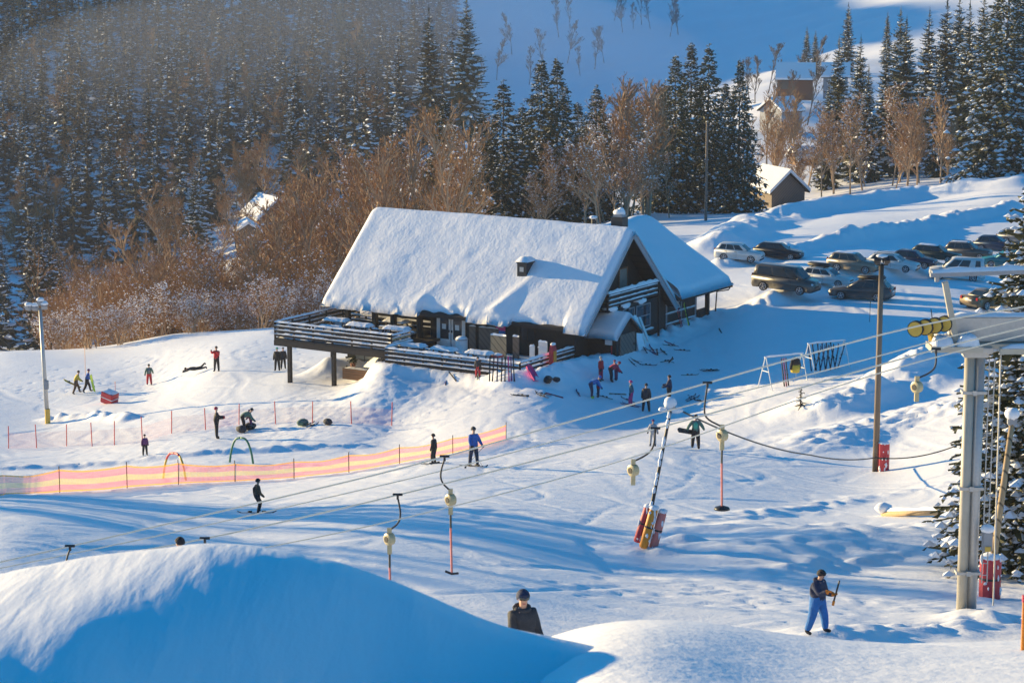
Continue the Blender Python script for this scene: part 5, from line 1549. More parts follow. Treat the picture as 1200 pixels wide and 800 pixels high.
person('adult in dark green bending down over a child on the nursery slope', PP(284, 505, 110, 160), yawdeg(15), 1.7, 'green', 'black', 'black', lean=72, thigh=(18, 12), knee=(22, 18), arm=((15, 6), (20, 6)), elbow=(15, 15), headp=-10, bulk=1.15)
person('child in a purple overall standing beside the bending adult', PP(294, 503, 110, 160), yawdeg(190), 1.18, 'purple', 'purple', 'purple', lean=12, arm=((30, 10), (20, 10)), bulk=1.2)
person('person in a red jacket holding a camera at the top of the sunny slope', PP(254, 435, 140, 200), yawdeg(-110), 1.75, 'red', 'black', 'brown', arm=((75, 8), (75, 8)), elbow=(75, 75), bulk=1.08)
person('person in dark clothes lying face down on the sunny snow', PP(243, 433, 140, 200), yawdeg(185), 1.6, 'charcoal', 'black', 'black', arm=((150, 10), (150, 10)), thigh=(-6, -12), knee=(10, 35), lying=True, splay=12)
person('person in a grey jacket and red trousers walking up the sunny slope', PP(175, 451, 140, 200), yawdeg(100), 1.55, 'green', 'red', 'black', thigh=(16, -12), knee=(12, 18), arm=((-20, 22), (25, 22)), bulk=1.15, vest='grey')
person('snowboarder in a yellow jacket leaning uphill, left of the pair carrying boards', PP(89, 461, 140, 200), yawdeg(20), 1.7, 'yellow', 'brown', 'brown', lean=22, thigh=(32, -10), knee=(20, 15), arm=((20, 15), (10, 20)), elbow=(30, 50), bulk=1.12)
person('snowboarder in a blue jacket and dark trousers, right of the pair carrying boards', PP(102, 459, 140, 200), yawdeg(15), 1.7, 'blue', 'black', 'purple', lean=15, thigh=(28, -14), knee=(18, 15), arm=((15, 25), (15, 30)), elbow=(25, 30), bulk=1.12)
for px, py, mt, lab, rot in ((109, 452, 'lime', 'lime green snowboard carried upright by the snowboarder in blue', (.3, 1.25, 1.2)), (85, 452, 'yellow', 'yellow snowboard held under the arm of the snowboarder in yellow', (.4, .5, .4))):
    q0 = on(px, 461, 140, 200); t2 = thing('snowboard', lab, 'snowboard', q0 + Vector((0, -.1, .75)), rot=rot); make_board(t2, mt, 1.45)
person('adult in a black jacket with a mint collar standing by the deck corner post', PP(325, 434, 140, 200), yawdeg(-100), 1.6, 'black', 'black', 'mint', bulk=1.15)
person('second adult in black standing just behind the one by the deck corner post', PP(332, 432, 140, 200), yawdeg(-80), 1.5, 'charcoal', 'black', 'grey', bulk=1.1)
person('small child in red and dark blue standing against the terrace railing', PP(560, 442, 130, 170), yawdeg(-100), 1.25, 'charcoal', 'red', 'black', helmet=True, bulk=1.2)
# the group below the gable
person('adult in a red jacket standing by the shed with the bending group', PP(704, 446, 130, 175), yawdeg(-30), 1.5, 'red', 'crimson', 'lightgrey', bulk=1.15)
person('person in a red jacket bent double beside the shed', PP(715, 447, 130, 175), yawdeg(15), 1.6, 'crimson', 'black', 'red', lean=75, thigh=(15, 10), knee=(15, 15), arm=((15, 8), (20, 8)), bulk=1.15)
person('child in a violet snowsuit at the right of the bending group by the shed', PP(722, 445, 130, 175), yawdeg(200), 1.25, 'purple', 'purple', 'crimson', lean=15, bulk=1.2)
person('adult in a bright blue jacket bending over a child in red', PP(692, 466, 130, 175), yawdeg(10), 1.65, 'bright_blue', 'navy', 'blue', lean=68, thigh=(16, 10), knee=(15, 15), arm=((10, 8), (15, 8)), boots='lime', bulk=1.15)
person('small child in a red jacket being helped by the adult in bright blue', PP(701, 465, 130, 175), yawdeg(190), 1.1, 'red', 'navy', 'red', bulk=1.2)
t, q = person('child in a pink helmet and pink trousers standing on skis', PP(740, 475, 125, 165), yawdeg(175), 1.5, 'teal', 'pink', 'pink', helmet=True, thigh=(18, 5), knee=(18, 10), lean=6, bulk=1.15)
skis_on(q, yawdeg(178), 'ski under the child in the pink helmet', 'skis of the child in pink', 'purple', 1.2)
person('person in a charcoal jacket and black trousers standing mid slope below the shed', PP(757, 482, 125, 165), yawdeg(80), 1.68, 'charcoal', 'black', 'black', bulk=1.12, splay=9)
person('person in a navy jacket with a black hat behind the top of the leaning pole', PP(784, 473, 125, 165), yawdeg(170), 1.72, 'navy', 'black', 'black', arm=((25, 20), (25, 15)), elbow=(50, 60), bulk=1.2)
person('child in a grey and purple jacket walking by the reel of the low hanger', PP(765, 522, 100, 140), yawdeg(-100), 1.32, 'lightgrey', 'lightgrey', 'purple', arm=((5, 22), (5, 22)), bulk=1.05)
t, q = person('snowboarder in a pale green jacket walking with arms spread below the group', PP(815, 525, 100, 140), yawdeg(85), 1.70, 'green', 'black', 'black', thigh=(12, -8), knee=(8, 10), arm=((-20, 38), (10, 34)), elbow=(30, 30), bulk=1.2, vest='mint')
t2 = thing('snowboard', 'dark snowboard carried at the hip of the snowboarder in pale green', 'snowboard', q['hands'][0] + Vector((.05, 0, .02)), rot=(1.2, .25, .5)); make_board(t2, 'charcoal', 1.3)
# ------------------------------------------------------------------ drag lift
def line_pts(px_list, d0, d1, n=40):
    """a sagging rope through pixel points; depth runs evenly from d0 (first) to d1 (last)"""
    out = []
    xs_ = [p[0] for p in px_list]
    for i in range(n + 1):
        px = xs_[0] + (xs_[-1] - xs_[0]) * i / n
        py = float(np.interp(px, xs_[::-1] if xs_[0] > xs_[-1] else xs_, [p[1] for p in (px_list[::-1] if xs_[0] > xs_[-1] else px_list)]))
        # depth so that the plan is a straight line
        k = i / n
        out.append((px, py, 1 / ((1 - k) / d0 + k / d1)))
    return out
ROPES = {}
def rope(key, label, px_list, d0, d1, r=.02):
    pts = [at(*p) for p in line_pts(px_list, d0, d1)]
    # smooth the knots
    for _ in range(6): pts = [pts[0]] + [(a + b_ * 2 + c) / 4 for a, b_, c in zip(pts, pts[1:], pts[2:])] + [pts[-1]]
    b = MB(); b.tube(pts, r, 6); o = b.build('lift_cable', M['cable'], None, smooth=True)
    tag(o, label, 'cable'); ROPES[key] = pts
    return pts
rope(1, 'uppermost lift cable rising over the sheave wheels', [(1400, 330), (1112, 372), (1070, 380), (831, 448), (720, 480), (600, 512), (490, 545), (400, 566), (82, 640), (0, 659), (-200, 700)], 57, 51)
rope(2, 'second lift cable from the top, faint over the open slope', [(1400, 330), (1150, 383), (1086, 401), (997, 427), (840, 466), (707, 501), (600, 530), (551, 545), (400, 579), (200, 625), (-200, 706)], 58, 52, .015)
rope(3, 'third lift cable, carrying the middle hangers', [(1400, 340), (1150, 394), (1086, 411), (900, 466), (795, 495), (720, 515), (600, 547), (400, 596), (240, 632), (45, 667), (0, 674), (-200, 712)], 56, 50)
rope(4, 'lowest lift cable, disappearing behind the drift', [(1400, 345), (1150, 404), (1086, 420), (1004, 443), (900, 480), (746, 537), (600, 576), (400, 625), (300, 643), (-200, 740)], 55, 49.5, .015)
def rope_at(key, px):
    best = min(ROPES[key], key=lambda p: abs(600 + F * p.x / (p.y * CP - p.z * SP) - px))
    a = ROPES[key]; i = a.index(best)
    def X_(p): return 600 + F * p.x / (p.y * CP - p.z * SP)
    for p, q in zip(a, a[1:]):
        if (X_(p) - px) * (X_(q) - px) <= 0: return p.lerp(q, (px - X_(p)) / (X_(q) - X_(p) + 1e-9))
    return best
def hanger(key, px, arm_px, label, drop=0.0, seat='disc', reel_only=False):
    """arm_px: pixel points of the bent arm below the grip, ending at the reel"""
    p = rope_at(key, px); d = p.y; k = d / F * 1.012
    t = thing('lift_hanger', label, 'lift hanger', p, 0, 'drag lift hangers on the cables')
    b = MB(); b.tube([(-.11, 0, .01), (.11, 0, .01)], .032, 6); b.beam((0, 0, .02), (0, 0, -.1), .05, .05); b.build('cable_grip', M['black'], t)
    pts = [Vector((0, 0, -.05))] + [Vector((x * k, -.08, -y * k)) for x, y in arm_px]
    # round the bends
    for _ in range(2):
        q = [pts[0]]
        for a, c in zip(pts, pts[1:]): q += [a.lerp(c, .25), a.lerp(c, .75)]
        pts = q + [pts[-1]]
    b = MB(); b.tube(pts, .021, 7); b.build('arm', M['trim'], t, smooth=True)
    e = pts[-1]; c = e + Vector((0, 0, -.2))
    tw = R(38)
    ax = Vector((math.cos(tw), math.sin(tw), 0)) * .09
    b = MB(); b.tube([c - ax * 1.0, c - ax * .8, c + ax * .8, c + ax * 1.0], [.095, .135, .135, .095], 16); b.beam(c + Vector((0, 0, .14)), e + Vector((0, 0, .05)), .09, .1); b.beam(c + Vector((0, 0, -.34)), c + Vector((0, 0, -.1)), .1, .1)
    rl = b.build('reel', M['cream'], t)
    for sg in (-1, 1):
        b = MB(); b.tube([c + ax * sg * 1.0, c + ax * sg * 1.12], .07, 8); b.build('hub', M['trim'], rl)
    if not reel_only:
        z0 = c.z - .3; z1 = z0 - .36; z2 = z1 - 1.05
        b = MB(); b.tube([(c.x, c.y, z0), (c.x, c.y, z1)], .024, 6); b.build('rubber_sleeve', M['black'], t)
        b = MB(); b.tube([(c.x, c.y, z1), (c.x + .02, c.y, z2)], .026, 6); b.build('tow_bar', M['pink'], t)
        if seat == 'disc':
            b = MB(); b.tube([(c.x + .02, c.y, z2 + .04), (c.x + .02, c.y, z2), (c.x + .02, c.y, z2 - .05), (c.x + .02, c.y, z2 - .07)], [.05, .17, .19, .1], 14); b.build('seat_disc', M['black'], t, smooth=True)
        else:
            b = MB(); b.tube([(c.x - .13, c.y + .05, z2 + .02), (c.x + .02, c.y, z2 - .03), (c.x + .17, c.y - .05, z2 + .0)], .028, 6); b.build('seat_hook', M['black'], t)
    return t
hanger(1, 829, [(-4, 30), (-2, 42), (18, 52)], 'lift hanger with red bar ending in a black disc, beside the leaning pole')
hanger(1, 521, [(-5, 18), (-4, 30), (7, 41)], 'lift hanger with a cream reel and red bar below the skier in black', seat='hook')
hanger(3, 466, [(4, 22), (1, 34), (-10, 42)], 'lift hanger whose red bar ends behind the rim of the drift', seat='hook')
hanger(3, 768, [(-2, 22), (-10, 31), (-26, 39)], 'lift hanger with its cream reel pulled up short, left of the leaning pole', reel_only=True)
hanger(3, 1097, [(0, 20), (-8, 28), (-22, 34)], 'lift hanger with a pale reel hanging just left of the pylon', reel_only=True)
hanger(1, 82, [(-3, 12), (-6, 26), (-10, 34)], 'lift hanger at the left showing its grip above the drift', reel_only=True)
hanger(3, 240, [(2, 12), (4, 24), (-4, 34)], 'lift hanger showing only its grip above the crest of the drift', reel_only=True)
hanger(3, 45, [(-2, 12), (-5, 24), (-8, 34)], 'lift hanger hidden by the drift but for a stub near the left edge', reel_only=True)

# pylon
pb = put(1143, 58); k = 58 / F * 1.015
PYL = at(1143, 410, 58)
py = thing('lift_pylon', 'steel lift pylon on twin tubes with a snow laden crossbeam and sheave wheels', 'pylon', (pb.x, pb.y, pb.z - .1))
H = PYL.z - pb.z + .1
def W2(px, py_, dd=58): return at(px, py_, dd) - py.location
for dx, mt, r in ((-.125, 'steelpaint', .125), (.135, 'steel', .125)):
    b = MB(); b.tube([(dx, 0 if dx < 0 else .04, -.3), (dx, 0 if dx < 0 else .04, H - .05)], r, 20); b.build('column', M[mt], py, smooth=True)
b = MB()
for zz in (1.05, 3.2, 5.6):
    b = MB(); b.box((0, 0, zz), (.6, .34, .07)); b.box((0, -.17, zz), (.1, .06, .12)); b.build('column_clamp', M['steel'], py)
b = MB()
for x in (.34, .47): b.tube([(x, -.1, .8), (x, -.1, H - .2)], .016, 6)
z = 1.0
while z < H - .3: b.tube([(.34, -.1, z), (.47, -.1, z)], .012, 5); z += .3
b.build('ladder', M['steel'], py)
b = MB(); b.tube([(.66, -.05, .2), (.62, -.05, H - .1)], .022, 6); b.build('conduit', M['steel'], py)
b = MB(); b.box((.42, -.2, 1.9), (.24, .22, .5)); bx = b.build('control_box', M['greypaint'], py, bevel=.02)
b = MB(); b.box((.42, -.325, 1.72), (.14, .03, .12)); b.build('switch', M['yellow'], bx)
b = MB(); b.ball((.42, -.2, 2.2), (.18, .16, .12), 0, 10, 6); b.build('snow_cap', M['snow'], bx, smooth=True)
# head: bracket, platform and crossbeam
b = MB(); b.box((0, 0, H + .02), (.8, .5, .14)); b.box((0, 0, H - .1), (.6, .4, .12)); b.build('head_plate', M['steel'], py, bevel=.015)
zt = W2(1143, 408).z
b = MB(); b.b2(-1.15, .1, -.5, .35, zt - .02, zt + .12); b.b2(.1, 1.8, -.1, .3, zt + .0, zt + .12); b.b2(.5, 1.8, -.62, -.4, zt - .04, zt + .1); b.build('platform', M['steelpaint'], py)
zt2 = W2(1143, 372).z
b = MB(); b.b2(-.62, 1.9, .1, .42, zt + .14, zt2); cb = b.build('crossbeam', M['steel'], py, bevel=.03)
b = MB(); b.cap(-.6, 1.85, .1, .42, zt2 - .005, .08, 0, rg); b.cap(-1.1, -.55, -.45, .3, zt + .12, .22, 0, rg, 8, 8); b.cap(-.5, .05, -.45, .05, zt + .12, .26, 0, rg, 8, 8); b.cap(.55, 1.8, -.6, -.42, zt + .1, .1, 0, rg)
b.build('snow_cover', M['snow'], py, smooth=True)
# gantry above
top = W2(1108, 327).z
b = MB(); b.beam(W2(1120, 400) + Vector((0, -.05, 0)), W2(1107, 330) + Vector((0, -.05, 0)), .16, .14); b.build('gantry_leg', M['steelpaint'], py)
b = MB(); b.beam(W2(1090, 322), W2(1260, 316), .2, .1); b.beam(W2(1098, 330), W2(1098, 322), .12, .1); gb = b.build('gantry_beam', M['greypaint'], py)
b = MB(); b.ridge(W2(1092, 320) + Vector((0, 0, .02)), W2(1260, 314) + Vector((0, 0, .02)), .2, .1, 0, rg); b.build('snow_cover', M['snow'], gb, smooth=True)
# sheave train
c0 = W2(1073, 386); c1 = W2(1107, 380)
b = MB(); b.beam(c0 + Vector((0, 0, -.05)), c1 + Vector((0, 0, -.05)), .06, .14); b.beam((c0 + c1) / 2 + Vector((0, 0, -.1)), (c0 + c1) / 2 + Vector((.1, .1, -.5)), .1, .12); st = b.build('sheave_frame', M['yellow'], py)
for i in range(4):
    c = c0.lerp(c1, i / 3) + Vector((0, -.02, .02)); ax = Vector((.45, .9, 0)) * .06
    b = MB(); b.tube([c - ax, c - ax * .5, c, c + ax * .5, c + ax], [.2, .2, .165, .2, .2], 18); wv = b.build('sheave_wheel', M['trim'], st)
    b = MB(); b.tube([c - ax * 1.10, c - ax * 1.0], .178, 16); b.tube([c - ax * 1.3, c - ax * 1.06], .05, 8); b.build('wheel_disc', M['yellow'], wv)
b = MB(); b.tube([W2(1093, 378), W2(1091, 362)], .012, 5); b.build('aerial', M['black'], py)

# wooden pole with a red mat behind the pylon, and a red mat at the lamp pole
def mat_wrap(name, label, p, w, h, r, mats=('red',)):
    t = thing(name, label, 'crash mat', p); b = MB()
    n = 9
    for i in range(n):
        a0, a1 = -2.6 + 5.2 * i / n - 1.57, -2.6 + 5.2 * (i + 1) / n - 1.57
        q = [(math.cos(a) * rr, math.sin(a) * rr) for a in (a0, a1) for rr in (r, r + .1)]
        vs = [(x, y, z) for z in (0, h) for x, y in q]
        b.add(vs, [(0, 2, 3, 1), (4, 5, 7, 6), (0, 4, 6, 2), (1, 3, 7, 5), (0, 1, 5, 4), (2, 6, 7, 3)])
    o = b.build('padding', M[mats[0]], t)
    s_ = MB(); s_.ball((0, 0, h), (r + .1, r + .1, .14), 0, 12, 6, .05, rg)
    for i in range(16):
        a = rg.uniform(0, 6.28); z = rg.uniform(.05, h); s_.ball((math.cos(a) * (r + .09), math.sin(a) * (r + .09), z), (rg.uniform(.02, .06), .04, rg.uniform(.03, .15)), 0, 7, 4, .35, rg)
    s_.build('snow_crust', M['snow'], t, smooth=True)
    b = MB(); b.tube([(0, 0, h * .5 - .02), (0, 0, h * .5 + .04)], r + .108, 14); b.build('strap', M['trim'], t)
    return t
pp = put(1168, 64)
t = thing('wooden_pole', 'leaning pale wooden pole with a snow capped top between the pylon and the spruce', 'pole', (pp.x, pp.y, pp.z - .2))
tp = at(1186, 495, 64) - t.location
b = MB(); b.tube([(0, 0, 0), tuple(tp)], [.11, .075], 10); b.build('shaft', M['lightwood'], t, smooth=True)
b = MB(); b.box(tuple(tp + Vector((0, 0, .05))), (.25, .2, .24)); b.build('lamp_head', M['greypaint'], t, bevel=.03)
b = MB(); b.ball(tuple(tp + Vector((0, 0, .24))), (.22, .2, .17), 0, 10, 6, .08, rg); b.build('snow_cap', M['snow'], t, smooth=True)
mat_wrap('crash_mat', 'red crash mat wrapped round the wooden pole beside the pylon', (pp.x + .05, pp.y, pp.z - .05), .5, 1.15, .2)
# orange stake on the near rim at the right
q = on(1200, 760, 14, 40); hs = at(1200, 701, q.y).z - q.z + .2
t = thing('marker_stake', 'orange wooden marker stake on the near snow rim at the right edge', 'stake', q - Vector((0, 0, .2)))
b = MB(); b.box((0, 0, hs / 2), (.045, .03, hs)); b.build('shaft', M['orange'], t, bevel=.006)
b = MB(); b.box((0, 0, hs), (.05, .035, .05)); b.build('tip', M['red'], t)

# lamp pole by the car park
pl = on(1026, 552, 95, 130)
lp = thing('floodlight_pole', 'tall grey wooden pole carrying a floodlight on top at the car park side', 'lamp pole', (pl.x, pl.y, pl.z - .2))
tp = at(1033, 310, pl.y) - lp.location
b = MB(); b.tube([(0, 0, 0), tuple(tp)], [.16, .12], 12); b.build('shaft', M['polewood'], lp, smooth=True)
b = MB(); b.beam(tp + Vector((-.25, 0, .0)), tp + Vector((.3, 0, .0)), .08, .08); b.build('bracket', M['black'], lp)
for dx in (-.2, .2):
    b = MB(); b.box(tuple(tp + Vector((dx, -.1, .22))), (.32, .3, .26), mat=Euler((R(35), 0, dx)).to_matrix()); fl = b.build('floodlight', M['black'], lp, bevel=.03)
    b = MB(); b.box(tuple(tp + Vector((dx, -.21, .13))), (.24, .02, .18), mat=Euler((R(35), 0, dx)).to_matrix()); b.build('lens', M['lamp_glass'], fl)
b = MB(); b.ball(tuple(tp + Vector((0, 0, .4))), (.3, .2, .1), 0, 8, 5, .1, rg); b.build('snow_cap', M['snow'], lp, smooth=True)
mat_wrap('crash_mat', 'red crash mat with snow on top at the foot of the tall floodlight pole', (pl.x + .35, pl.y - .1, pl.z - .05), .5, 1.45, .18)

# floodlight mast on the left
pl = on(56, 496, 140, 180)
lp = thing('floodlight_mast', 'frosted pale mast with a cluster of snow covered floodlights above the nursery slope', 'lamp pole', (pl.x, pl.y, pl.z - .2))
tp = at(47, 362, pl.y) - lp.location
b = MB(); b.tube([(0, 0, 0), tuple(tp)], [.16, .11], 12); b.build('shaft', M['steel'], lp, smooth=True)
b = MB(); b.tube([(0, 0, .2), (0, 0, 1.2)], .18, 12); b.build('foot_guard', M['yellow'], lp)
b = MB(); b.box((0.02, -.15, tp.z * .36), (.3, .25, .6)); b.build('switch_box', M['greypaint'], lp, bevel=.02)
b = MB(); b.beam(tp + Vector((-.8, 0, 0)), tp + Vector((.35, 0, 0)), .1, .1); b.build('crossarm', M['greypaint'], lp)
for dx, dz in ((-.75, .12), (-.3, .1), (.3, .2), (.05, .45)):
    b = MB(); b.box(tuple(tp + Vector((dx, -.1, dz))), (.42, .34, .34), mat=Euler((R(30), 0, dx * .8)).to_matrix()); fl = b.build('floodlight', M['greypaint'], lp, bevel=.04)
    b = MB(); b.ball(tuple(tp + Vector((dx, -.1, dz + .2))), (.28, .26, .16), 0, 8, 5, .08, rg); b.build('snow_cap', M['snow'], fl, smooth=True)
# utility pole by the dark spruces
pl = put(825, 252); tp = at(825, 143, 252)
t = thing('utility_pole', 'bare grey utility pole standing in front of the dark spruces behind the lodge', 'pole', (pl.x, pl.y, pl.z - .3))
b = MB(); b.tube([(0, 0, 0), (0, 0, tp.z - pl.z + .3)], [.16, .11], 8); b.build('shaft', M['greywood'], t)
b = MB(); b.tube([(0, 0, tp.z - pl.z + .3), (0, 0, tp.z - pl.z + .38)], .13, 8); b.build('cap', M['steel'], t)
pl = put(1141, 300); tp = at(1141, 155, 300)
t = thing('utility_pole', 'thin grey utility pole in front of the huge spruce at the upper right', 'pole', (pl.x, pl.y, pl.z - .3))
b = MB(); b.tube([(0, 0, 0), (0, 0, tp.z - pl.z + .3)], [.14, .1], 8); b.build('shaft', M['greywood'], t)
b = MB(); b.tube([(0, 0, tp.z - pl.z + .3), (0, 0, tp.z - pl.z + .38)], .12, 8); b.build('cap', M['steel'], t)

# leaning snow lance with red, orange and faded pads
pl = on(757, 640, 60, 95); d = pl.y
t = thing('snow_lance', 'leaning black and white snow making lance with an iced top', 'snow lance', (pl.x, pl.y, pl.z - .1))
a = at(764, 592, d) - t.location; c = at(786, 480, d) - t.location
b = MB(); b.tube([(-.1, 0, 0), tuple(a), tuple(c)], [.07, .06, .045], 8); b.build('pipe', M['black'], t)
b = MB()
for i in range(26):
    q = a.lerp(c, rg.random()); b.ball(tuple(q + Vector((-.02, -.03, .02))), (.055, .055, rg.uniform(.05, .13)), 0, 6, 4, .2, rg)
b.build('frost', M['snow'], t, smooth=True)
b = MB(); b.tube([tuple(c), tuple(c + Vector((.1, 0, .12)))], .09, 8); b.tube([tuple(c + Vector((-.3, -.05, .02))), tuple(c + Vector((.25, .05, -.1)))], .03, 6); b.tube([tuple(c + Vector((.05, 0, .1))), tuple(c + Vector((-.12, -.1, .3)))], .03, 6); b.build('nozzle', M['steel'], t)
b = MB(); b.ball(tuple(c + Vector((-.02, 0, .22))), (.2, .17, .19), 0, 10, 7, .1, rg); b.ball(tuple(c + Vector((.18, 0, -.02))), (.2, .12, .1), 0, 8, 5, .15, rg); b.ball(tuple(c + Vector((-.25, -.04, .02))), (.14, .1, .07), 0, 8, 5, .15, rg); b.build('ice_cap', M['snow'], t, smooth=True)
tilt = (at(764, 592, d) - at(757, 640, d)); 
for x0, y0, x1, y1, mt, lab, w, dep in ((748, 630, 760, 592, 'red', 'red crash pad leaning at the left of the snow lance foot', .25, .10), (755, 636, 767, 594, 'orange', 'orange crash pad in the middle at the snow lance foot', .28, -.06), (766, 640, 777, 598, 'pink', 'faded pink red crash pad at the right of the snow lance foot', .27, .0)):
    p0 = at(x0, y0, d + dep); p1 = at(x1, y1, d + dep); v = p1 - p0
    tt = thing('crash_pad', lab, 'crash mat', p0 - v * .12, 0, 'pads round the snow lance')
    b = MB(); b.tube([(0, 0, 0), tuple(v * .05), tuple(v * 1.02), tuple(v * 1.1)], [w * .42, w * .5, w * .5, w * .36], 12); b.build('padding', M[mt], tt, smooth=True)
    b = MB(); b.ball(tuple(v * 1.1), (w * .55, w * .5, w * .34), 0, 10, 6, .1, rg)
    for i in range(9):
        q = v * rg.uniform(.05, 1); an = rg.uniform(3.0, 6.3); b.ball(tuple(q + Vector((math.cos(an), math.sin(an), 0)) * w * .46), (rg.uniform(.02, .06), .03, rg.uniform(.03, .16)), 0, 7, 4, .35, rg)
    b.build('snow_crust', M['snow'], tt, smooth=True)
    b = MB(); b.tube([tuple(v * .55), tuple(v * .6)], w * .515, 12); b.build('strap', M['trim'], tt)
# black power cable slung from the lance to the floodlight pole and beyond
c_ = at(792, 478, d); e1 = at(870, 514, 88); e2 = at(950, 533, 102); e3 = at(1026, 536, 112.4); e4 = at(1130, 518, 112)
def sag(p, q, s_, n=14): return [p.lerp(q, i / n) - Vector((0, 0, s_ * 4 * (i / n) * (1 - i / n))) for i in range(n + 1)]
b = MB(); b.tube(sag(c_, e2, .25) + sag(e2, e3, .15)[1:] + sag(e3, e4, .3)[1:], .03, 5); o = b.build('power_cable', M['darkcable'], None, smooth=True)
tag(o, 'thin black power cable slung low from the snow lance past the floodlight pole', 'cable')
# ------------------------------------------------------------------ nets, racks and loose gear
def net_mat(name, col, hole):
    m, nd, lk, bs = new_mat(name)
    bs.inputs['Base Color'].default_value = (*col, 1); bs.inputs['Roughness'].default_value = .6
    tr = nd.new('ShaderNodeBsdfTransparent'); tl = nd.new('ShaderNodeBsdfTranslucent'); tl.inputs['Color'].default_value = (*col, 1)
    mx = nd.new('ShaderNodeMixShader'); mx.inputs[0].default_value = .45
    lk.new(bs.outputs[0], mx.inputs[1]); lk.new(tl.outputs[0], mx.inputs[2])
    tc = nd.new('ShaderNodeTexCoord'); n = noise(nd, lk, 9, tc.outputs['Object'], 3)
    mr = nd.new('ShaderNodeMapRange'); mr.inputs['To Min'].default_value = max(0, hole - .2); mr.inputs['To Max'].default_value = min(1, hole + .2)
    lk.new(n.outputs['Fac'], mr.inputs['Value'])
    m2 = nd.new('ShaderNodeMixShader'); lk.new(mr.outputs['Result'], m2.inputs[0]); lk.new(mx.outputs[0], m2.inputs[1]); lk.new(tr.outputs[0], m2.inputs[2])
    lk.new(m2.outputs[0], nd['Material Output'].inputs['Surface'])
    return m
NP = net_mat('net_pink', (.78, .22, .26), .46); NY = net_mat('net_yellow', (.74, .58, .16), .44); NO = net_mat('net_orange', (.90, .42, .06), .2)
NF = net_mat('net_faint', (.55, .22, .22), .90)
# orange safety net
base_px = [(-20, 582), (0, 580), (64, 573), (144, 566), (205, 563), (272, 565), (342, 563), (407, 553), (467, 546), (530, 531), (593, 515)]
top_px = [(-20, 561), (0, 558), (64, 550), (144, 543), (205, 542), (272, 543), (342, 543), (407, 533), (467, 526), (530, 516), (593, 502)]
BP = []; 
for (px, py) in base_px:
    q = on(px, py, 80, 150); BP.append(q)
for _ in range(4):                      # the net hangs in one smooth sweep
    yy = [BP[0].y] + [(a.y + 2 * b_.y + c.y) / 4 for a, b_, c in zip(BP, BP[1:], BP[2:])] + [BP[-1].y]
    BP = [put(px, y_) for (px, py), y_ in zip(base_px, yy)]
TP = []
for (px, py), q in zip(top_px, BP): TP.append(Vector((q.x, q.y, q.z + min(1.05, max(.8, at(px, py, q.y).z - q.z)))))
t = thing('safety_net', 'long pink, yellow and orange safety net strung on posts across the slope', 'net', BP[5])
def loc_(p): return p - BP[5]
net = MB(); bands = [(0, .07, 2), (.07, .33, 0), (.33, .6, 1), (.6, .92, 0), (.92, 1.0, 3)]
SUB = 6; cols = []
for i in range(len(BP) - 1):
    for s in range(SUB):
        q = s / SUB; sagz = -.12 * math.sin(math.pi * q) if 0 < i else 0
        b0 = BP[i].lerp(BP[i + 1], q); t0 = TP[i].lerp(TP[i + 1], q)
        b0 = Vector((b0.x, b0.y, gz(b0.x, b0.y) + .03)); t0 = Vector((t0.x, t0.y + .05 * math.sin(q * 9 + i), t0.z + sagz)); cols.append((b0, t0))
cols.append((BP[-1], TP[-1]))
for (b0, t0), (b1, t1) in zip(cols, cols[1:]):
    for lo, hi, m in bands:
        net.add([loc_(b0.lerp(t0, lo)), loc_(b1.lerp(t1, lo)), loc_(b1.lerp(t1, hi)), loc_(b0.lerp(t0, hi))], [(0, 1, 2, 3)], m)
net.build('net', [NP, NY, NO, NO], t)
for p, q in list(zip(BP, TP))[2:]:
    b = MB(); b.tube([loc_(p) - Vector((0, 0, .2)), loc_(q) + Vector((0, 0, .15))], .022, 6); b.build('post', M['trim'], t)
# red stake fence with a faint net
st_px = [(10, 525, 499), (43, 524, 497), (78, 522, 497), (108, 522, 495), (134, 521, 493), (167, 518, 488), (201, 507, 481), (241, 503, 478), (280, 497, 473), (323, 496, 470), (366, 495, 470), (412, 496, 470), (459, 498, 471)]
SB = [on(px, py, 115, 165) for px, py, _ in st_px]
t = thing('stake_fence', 'row of thin red stakes with a faint rope net across the nursery slope', 'fence', SB[6])
for i, ((px, py, ty), p) in enumerate(zip(st_px, SB)):
    h_ = at(px, ty, p.y).z - p.z
    b = MB(); b.tube([p - SB[6] - Vector((0, 0, .2)), p - SB[6] + Vector((.04 * (-1) ** i, 0, h_))], .03, 6); b.build('stake', M['red'], t)
nf = MB()
for p, q in zip(SB, SB[1:]):
    for s in range(6):
        a, c = p.lerp(q, s / 6), p.lerp(q, (s + 1) / 6)
        a.z = gz(a.x, a.y); c.z = gz(c.x, c.y); o0 = SB[6]
        nf.add([a - o0, c - o0, c - o0 + Vector((0, 0, .95)), a - o0 + Vector((0, 0, .95))], [(0, 1, 2, 3)])
nf.build('net', NF, t)
